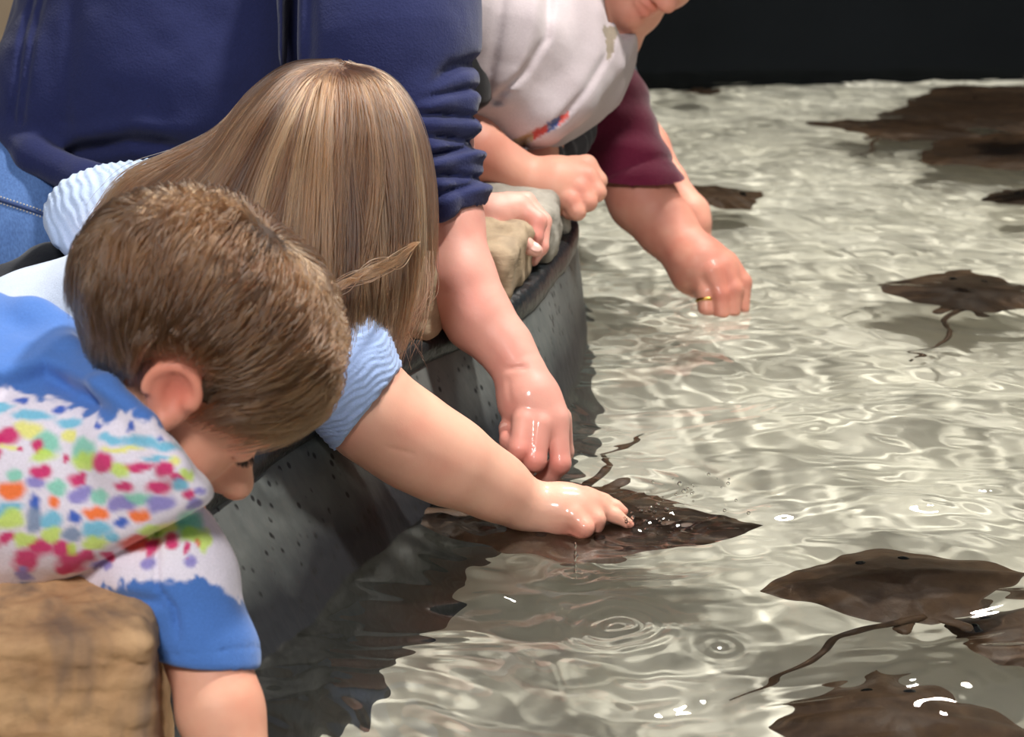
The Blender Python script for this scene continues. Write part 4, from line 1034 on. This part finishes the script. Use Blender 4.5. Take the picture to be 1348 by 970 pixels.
S3 = []
seam('seam', [(-40, 250), (0, 263), (40, 276), (84, 292)], jo, jn)
seam('seam', [(-20, 390), (0, 379), (25, 362), (50, 344)], jo, jn)
strands('stitching', np.array(S3), .0009, STI, jo, np.zeros(len(S3)))
# cuff ribbing and the drawstring-less front fold stay in the sweatshirt surface

# ------------------------------------------------------------------ kid in the white T-shirt
kid = empty('person', (-.45, 2.95, FLOOR_Z), 'kid in a white T-shirt over a charcoal long-sleeved top, fist resting on the rim', 'person')
kS, kF, kU = frame((.265, -.735, -.625), (.675, .603, -.425))
kO = P(873.8, -78, 2.62)
hd, kX = head_sdf(kO, kS, kF, kU, .21)
kra = chain([(560, 90, 2.52, 60), (580, 150, 2.50, 46), (625, 200, 2.49, 41), (668, 226, 2.50, 33), (696, 239, 2.505, 28)], .015)
khand = hand(chain([(696, 239, 2.505, 28), (728, 245, 2.505, 36), (752, 243, 2.51, 34)], .015),
          chain([(758, 222, 2.515, 17), (772, 218, 2.515, 14), (787, 238, 2.51, 12), (778, 250, 2.52, 10)], .004), chain([(760, 234, 2.50, 17), (774, 234, 2.495, 14), (786, 253, 2.49, 12), (776, 262, 2.50, 10)], .004),
          chain([(752, 248, 2.49, 17), (764, 250, 2.485, 14), (774, 266, 2.48, 12), (765, 273, 2.495, 10)], .004), chain([(742, 258, 2.485, 16), (752, 264, 2.478, 13), (760, 279, 2.475, 11), (750, 281, 2.49, 9)], .004),
          chain([(735, 225, 2.53, 16), (765, 225, 2.54, 13), (785, 245, 2.54, 10)], .004))
kla = chain([(735, 110, 2.74, 30), (746, 180, 2.68, 26), (700, 204, 2.60, 24), (670, 215, 2.56, 20)], .012)
klh = hand(chain([(670, 215, 2.56, 20), (645, 225, 2.55, 26), (625, 232, 2.55, 24)], .01), chain([(625, 225, 2.55, 12), (605, 235, 2.54, 10), (600, 250, 2.54, 9)]), chain([(628, 238, 2.535, 12), (610, 250, 2.53, 10), (612, 262, 2.535, 8)]), chain([(636, 244, 2.53, 12), (622, 258, 2.525, 10), (626, 266, 2.53, 8)]), chain([(644, 246, 2.53, 11), (636, 260, 2.525, 9), (640, 266, 2.53, 8)]), chain([(648, 215, 2.57, 12), (628, 215, 2.58, 9)]))
kneck = chain([(825, 0, 2.66, 52), (770, 20, 2.70, 62)], .02)
ktor = chain([(770, 30, 2.70, 80), (680, 70, 2.70, 110), (560, 120, 2.72, 115), (430, 190, 2.76, 110)], .03)
kh = P(430, 190, 2.76)
klegs = U(.04, cone(kh + [0, -.05, 0], (-.38, 2.78, -.15), .11, .08), cone((-.38, 2.78, -.15), (-.44, 2.78, -.53), .065, .045), cone((-.44, 2.78, -.575), (-.32, 2.78, -.588), .042, .032),
          cone(kh + [0, .1, 0], (-.38, 2.95, -.15), .11, .08), cone((-.38, 2.95, -.15), (-.44, 2.95, -.53), .065, .045), cone((-.44, 2.95, -.575), (-.32, 2.95, -.588), .042, .032))
def k_tint(V):
    t = .15 + .15 * noise(V, 40, 3) + .75 * gauss(V, kX(0, .36, -.29), .018) + .3 * gauss(V, kX(0, .43, -.17), .014) + .3 * gauss(V, kX(.17, .25, -.17), .03)
    for (a, b, c) in [(770, 222, 2.5), (772, 236, 2.48), (764, 252, 2.47), (752, 266, 2.465)]: t = t + .35 * gauss(V, P(a, b, c), .012)
    return np.clip(t, 0, 1)
kb = sdf_obj('body', U(.012, hd, kra, khand, kla, klh, kneck, ktor, klegs), (-.75, 2.2, FLOOR_Z), (.34, 3.1, .80), .0025, SK_KID, kid, {'tint': k_tint})
khc = kX(0, -.07, .17)
kcap = cut(disp(ell(khc, M3(kS, kF, kU), np.array([.35, .44, .37]) * .215 + .008), lambda p: .004 * fbm(p, 60, 3, 13)), kX(0, .24, .20), nrm(kF - kU * .55))
kh_o = sdf_obj('hair', kcap, khc - .15, khc + .15, .004, HAIR_CAP, kid, {'tint': lambda V: .35 + .1 * noise(V, 60)})
kr = scalp_roots(3500, lambda u: u[:, 2] > np.where(u[:, 1] > .3, .25, -.2), 8)
KS = shell_strands(khc, M3(kS, kF, kU), np.array([.345, .435, .365]) * .215, kr, (0, -.4, .9), 9, .06 + .03 * np.clip(kr[:, 1], 0, 1), .012 + .01 * np.random.default_rng(3).random(len(kr)), .2, .5, np.array([0, .2, -.6]), 12, .004, 150)
strands('hair_strands', KS, .0006, HAIR_BOY, kh_o, np.clip(.4 + .15 * np.random.default_rng(4).normal(size=len(kr)), 0, 1))
WCOL, RCOL, BCOL, YCOL = [np.array(s2l(c)[:3]) for c in ((184, 172, 174), (176, 70, 62), (72, 84, 128), (176, 156, 96))]
def tee_col(V):
    x, y, d = proj(V); x = x + 1.5 * noise(V, 200, 3); y = y + 1.5 * noise(V, 200, 4)
    col = np.repeat(WCOL[None], len(V), 0)
    t = (x - 668) / (748 - 668); yc = np.interp(x, [640, 668, 700, 748, 760], [197, 194, 180, 152, 146])
    band = (np.abs(y - yc) < np.interp(x, [668, 748], [7, 6])) & (t > 0) & (t < 1)
    sel = lambda a, b: (band & (t > a) & (t <= b))[:, None]
    col = np.where(sel(.0, .42), YCOL * .6 + WCOL * .2, col); col = np.where(sel(.42, .66), RCOL, col); col = np.where(sel(.66, .85), BCOL, col); col = np.where(sel(.85, 1), RCOL * 1.2, col)
    lx = np.interp(y, [36, 82], [794, 801]); rx = np.interp(y, [34, 82], [816, 803])
    nb = ((y > 34) & (y < 82) & (x > lx) & (x < rx))[:, None]; col = np.where(nb, np.array(s2l((138, 126, 110))[:3]), col)
    n = noise(V, 260, 9)[:, None]
    return np.where(band[:, None] & (n > .35), col * .5 + WCOL * .4, col)
TEE = cloth_mat('white_tee', None, 700, .25, attr='print')
tee = U(.03, chain([(785, 45, 2.68, 30), (752, 62, 2.66, 84), (690, 80, 2.62, 112), (600, 110, 2.66, 125), (450, 180, 2.74, 130)], .05),
        chain([(665, 160, 2.53, 34), (710, 150, 2.53, 38), (746, 128, 2.54, 30), (772, 85, 2.57, 24)], .03), chain([(560, 30, 2.5, 80), (650, 60, 2.52, 75), (640, 110, 2.50, 55)], .05))
tee = U(.012, tee, chain([(770, -10, 2.60, 20), (782, 22, 2.575, 14), (796, 62, 2.57, 10), (806, 84, 2.58, 9)], .01), chain([(806, 84, 2.58, 9), (818, 58, 2.62, 8), (824, 30, 2.66, 8)], .01))
tee = sub(tee, chain([(835, 0, 2.63, 44), (806, 40, 2.60, 20)], .01), .006)
def tee_f(p):
    x, y, d = proj(p)
    t = .006 * fbm(p, 9, 3, 91) + .003 * fbm(p, 26, 2, 92)
    for (xs_, ys_, a, w_) in [((655, 690, 718, 722), (128, 95, 50, 0), .008, 7), ((640, 648, 655, 660), (120, 80, 40, 0), .006, 8), ((690, 735, 770, 800), (185, 160, 120, 70), .006, 6), ((672, 690, 700, 705), (110, 80, 40, 0), -.004, 9)]:
        o = np.argsort(ys_); t = t + a * np.exp(-((x - np.interp(y, np.array(ys_)[o], np.array(xs_)[o])) / w_) ** 2) * (y < max(ys_) + 10)
    return t
sdf_obj('tee_shirt', disp(tee, tee_f), (-.42, 2.25, .1), (.22, 3.1, .72), .0034, TEE, kid, {'print': tee_col})
CHAR = cloth_mat('charcoal_jersey', (72, 72, 78), 700, .3); BLK = cloth_mat('black_jersey', (20, 20, 22), 700, .3)
cf = [(735, 110, 2.74, 36), (748, 165, 2.68, 32), (740, 186, 2.655, 28), (714, 200, 2.63, 25)]
cx0 = P(748, 165, 2.68); cxd = nrm(P(716, 200, 2.63) - cx0)
fc = cut(chain(cf, .02), P(723, 194, 2.63), D(-.95, -.3, -.1), .004)
sdf_obj('sleeve', disp(fc, lambda p: .0035 * np.sin(2 * math.pi * ((p - cx0) @ cxd + .004 * noise(p, 50, 3)) / .02) + .002 * fbm(p, 30, 2, 3)), *pxb(cf, .01), .0028, CHAR, kid)
cf2 = [(566, 60, 2.50, 70), (592, 110, 2.475, 54), (603, 126, 2.47, 44)]
sdf_obj('sleeve', disp(cut(chain(cf2, .02), P(616, 156, 2.47), D(.5, -.85, .0), .004), lambda p: .003 * fbm(p, 25, 3, 5)), *pxb(cf2, .02), .0034, BLK, kid)
sdf_obj('trousers', disp(U(.04, cone(kh + [0, -.05, 0], (-.38, 2.78, -.15), .125, .10), cone((-.38, 2.78, -.15), (-.44, 2.78, -.55), .085, .07), cone(kh + [0, .1, 0], (-.38, 2.95, -.15), .125, .10), cone((-.38, 2.95, -.15), (-.44, 2.95, -.55), .085, .07)), lambda p: .004 * fbm(p, 10, 3, 2)),
        (-.75, 2.6, FLOOR_Z + .03), (-.1, 3.2, .5), .007, cloth_mat('grey_trousers', (70, 70, 76)), kid)

# ------------------------------------------------------------------ adult with the maroon sleeve
mar = empty('person', (-.30, 3.25, FLOOR_Z), 'adult in a maroon pushed-up sleeve dipping a ringed hand into the water', 'person')
aS, aF, aU = frame((.8, -.5, .0), (.5, .8, 0))
hd, aX = head_sdf(P(760, -330, 3.0), aS, aF, aU, .235)
aarm = chain([(735, -20, 2.87, 75), (785, 130, 2.80, 50), (845, 262, 2.765, 43), (878, 300, 2.75, 38), (898, 325, 2.735, 31)], .015)
ahand = hand(chain([(896, 322, 2.735, 31), (920, 350, 2.72, 37), (940, 362, 2.715, 34)], .015), chain([(922, 362, 2.70, 19), (930, 385, 2.69, 14), (930, 408, 2.685, 11.5)], .004), chain([(938, 360, 2.69, 18), (948, 388, 2.683, 13), (950, 414, 2.68, 11)], .004),
          chain([(952, 354, 2.70, 18), (965, 382, 2.69, 13.5), (964, 412, 2.688, 11)], .004), chain([(956, 348, 2.715, 17), (976, 372, 2.71, 13.5), (977, 406, 2.705, 10)], .004), chain([(915, 350, 2.745, 18), (935, 385, 2.745, 13), (940, 410, 2.735, 10)], .004))
asr = P(640, 150, 3.1)
atop = chain([(760, -60, 2.98, 105), (660, 30, 3.02, 120), (560, 140, 3.08, 120)], .04)
aleg = U(.04, cone(P(560, 140, 3.08), (-.30, 3.1, -.15), .12, .09), cone((-.30, 3.1, -.15), (-.36, 3.1, -.53), .07, .05), cone((-.36, 3.1, -.575), (-.24, 3.1, -.588), .042, .032), cone(P(560, 140, 3.08) + [0, .14, 0], (-.30, 3.28, -.15), .12, .09), cone((-.30, 3.28, -.15), (-.36, 3.28, -.53), .07, .05), cone((-.36, 3.28, -.575), (-.24, 3.28, -.588), .042, .032))
def a_tint(V):
    t = .3 + .3 * noise(V, 45, 3) + .2 * noise(V, 110, 5)
    for (a, b, c) in [(940, 362, 2.68), (955, 352, 2.68), (948, 385, 2.67), (965, 380, 2.67)]: t = t + .3 * gauss(V, P(a, b, c), .018)
    return np.clip(t, 0, 1)
sdf_obj('body', U(.012, hd, aarm, ahand, atop, aleg), (-.6, 2.45, FLOOR_Z), (.36, 3.5, .98), .0026, SK_OLD, mar, {'tint': a_tint, 'wet': lambda V: .4 * gauss(V, P(950, 385, 2.69), .03)})
MAR = cloth_mat('maroon_fleece', (106, 30, 56), 420, .45, .12, .95, .3)
ms = [(735, -40, 2.88, 90), (752, 60, 2.83, 62), (786, 140, 2.80, 61), (815, 205, 2.785, 56), (845, 258, 2.77, 53), (858, 282, 2.765, 52)]
mslv = cut(chain(ms, .03), P(850, 263, 2.77), D(.33, -.94, 0), .006)
mslv = sub(mslv, chain([(848, 264, 2.768, 45), (870, 306, 2.76, 45)]), .003)
m0 = P(806, 140, 2.8); md = nrm(P(852, 258, 2.77) - m0)
mtop = chain([(765, -60, 2.98, 125), (660, 30, 3.03, 135), (560, 140, 3.09, 135)], .04)
def mf(p):
    s_ = (p - m0) @ md
    return .0035 * fbm(p, 14, 3, 14) + .0016 * np.sin(2 * math.pi * (s_ + .02 * noise(p, 14, 4)) / .045) + .0025 * np.exp(-((s_ - .105) / .004) ** 2)
sdf_obj('sweatshirt', disp(U(.03, mslv, mtop), mf), (-.35, 2.6, .15), (.35, 3.4, .92), .0042, MAR, mar)
GOLD = plain('gold', (214, 168, 84), .25, 1.0)
rc, rdir = P(930, 396, 2.688), nrm(P(930, 408, 2.685) - P(930, 385, 2.69))
sdf_obj('ring', torus(rc, rdir, .0118, .0026), rc - .02, rc + .02, .0012, GOLD, mar)
sdf_obj('trousers', disp(U(.04, cone(P(560, 140, 3.08), (-.30, 3.1, -.15), .14, .11), cone((-.30, 3.1, -.15), (-.36, 3.1, -.55), .09, .075), cone(P(560, 140, 3.08) + [0, .14, 0], (-.30, 3.28, -.15), .14, .11), cone((-.30, 3.28, -.15), (-.36, 3.28, -.55), .09, .075)), lambda p: .004 * fbm(p, 10, 3, 2)),
        (-.6, 2.9, FLOOR_Z + .03), (0.1, 3.6, .5), .008, cloth_mat('dark_trousers', (48, 46, 50)), mar)

# ------------------------------------------------------------------ farthest person, only an arm in view
far = empty('person', (-.15, 3.65, FLOOR_Z), 'farthest person, only a thin bare arm below a pale blue patterned sleeve showing', 'person')
fS, fF, fU = frame((.8, -.5, .0), (.5, .8, 0))
hd, fX = head_sdf(P(770, -230, 3.35), fS, fF, fU, .22)
farm = chain([(770, 40, 3.08, 40), (824, 138, 3.02, 26), (856, 192, 2.985, 24), (883, 240, 2.95, 21), (898, 264, 2.94, 17)], .012)
fhand = hand(chain([(900, 262, 2.94, 18), (908, 280, 2.93, 24), (914, 294, 2.925, 22)], .01), *[chain([(904 + 7 * k, 296, 2.915 + .006 * k, 9), (906 + 8 * k, 322, 2.905 + .006 * k, 8), (908 + 8 * k, 340, 2.90 + .006 * k, 6)], .003) for k in range(4)], chain([(900, 285, 2.94, 11), (892, 310, 2.935, 8)], .004))
ftor = chain([(770, -30, 3.2, 95), (680, 60, 3.28, 105), (620, 140, 3.32, 105)], .04); fh = P(620, 140, 3.32)
fleg = U(.04, cone(fh, (-.22, 3.38, -.15), .11, .085), cone((-.22, 3.38, -.15), (-.26, 3.38, -.53), .065, .045), cone((-.26, 3.38, -.575), (-.15, 3.38, -.588), .04, .03), cone(fh + [0, .12, 0], (-.22, 3.54, -.15), .11, .085), cone((-.22, 3.54, -.15), (-.26, 3.54, -.53), .065, .045), cone((-.26, 3.54, -.575), (-.15, 3.54, -.588), .04, .03))
sdf_obj('body', U(.012, hd, farm, fhand, ftor, fleg), (-.6, 2.7, FLOOR_Z), (.36, 3.8, .95), .005, SK_KID, far, {'tint': lambda V: np.clip(.3 + .2 * noise(V, 40, 3), 0, 1)})
fs = [(760, 20, 3.10, 52), (795, 85, 3.05, 36), (820, 132, 3.02, 31), (834, 160, 3.01, 30)]
fsl = cut(chain(fs, .02), P(832, 148, 3.02), D(.5, -.86, 0), .004)
t = NT('pale_print'); t.base(t.mix(t.ramp(t.noise(130, 2), [(.45, (0, 0, 0, 1)), (.55, (1, 1, 1, 1))]), s2l((206, 222, 230)), s2l((120, 156, 176)))); t.set(Roughness=.9)
sdf_obj('shirt', disp(U(.03, fsl, chain([(770, -30, 3.2, 108), (680, 60, 3.28, 118), (620, 140, 3.32, 118)], .04)), lambda p: .003 * fbm(p, 20, 3, 4)), (-.4, 2.9, .15), (.3, 3.7, .85), .005, t.m, far)
sdf_obj('trousers', U(.04, cone(fh, (-.22, 3.38, -.15), .125, .10), cone((-.22, 3.38, -.15), (-.26, 3.38, -.55), .08, .065), cone(fh + [0, .12, 0], (-.22, 3.54, -.15), .125, .10), cone((-.22, 3.54, -.15), (-.26, 3.54, -.55), .08, .065)),
        (-.6, 3.1, FLOOR_Z + .03), (.1, 3.8, .5), .008, cloth_mat('tan_trousers', (120, 108, 92)), far)

# ------------------------------------------------------------------ splashes
rng = np.random.default_rng(31); fs = []
V_, Q_ = [], []
def drop(c, r, el=1.0):
    n = len(V_); u = []
    for i in range(5):
        a = math.pi * i / 4
        for j in range(8):
            b = 2 * math.pi * j / 8; u.append((r * math.sin(a) * math.cos(b), r * math.sin(a) * math.sin(b), r * el * math.cos(a)))
    for q in u: V_.append(np.asarray(c) + q)
    for i in range(4):
        for j in range(8): Q_.append((n + i * 8 + j, n + i * 8 + (j + 1) % 8, n + (i + 1) * 8 + (j + 1) % 8, n + (i + 1) * 8 + j))
for (px, py, sx, sy, n) in [(845, 680, 28, 10, 34), (905, 655, 45, 14, 16), (930, 632, 20, 8, 10), (640, 672, 20, 8, 8), (757, 745, 2, 16, 6)]:
    for k in range(n):
        c = Wz(px + rng.normal() * sx, py + rng.normal() * sy, .004 + .012 * rng.random() ** 2); drop(c, .0008 + .0018 * rng.random() ** 2)
for z in np.linspace(.004, .03, 5): drop(P(757, 712, 1.972) * 0 + Wz(757, 758, 0) + [0, 0, z], .0011, 3)
sp = link('splash_drops', fast_mesh('splash_drops', V_, Q_), WATER_MAT)
tag(sp, 'scattered clear water drops thrown up around the pointing child hand', 'water drops', kind='stuff')
for o in bpy.data.objects:
    if o.type == 'MESH' and o.parent is not None and o.name.startswith('body') and o.parent.name.startswith('person'): o.cycles.is_caustics_receiver = True
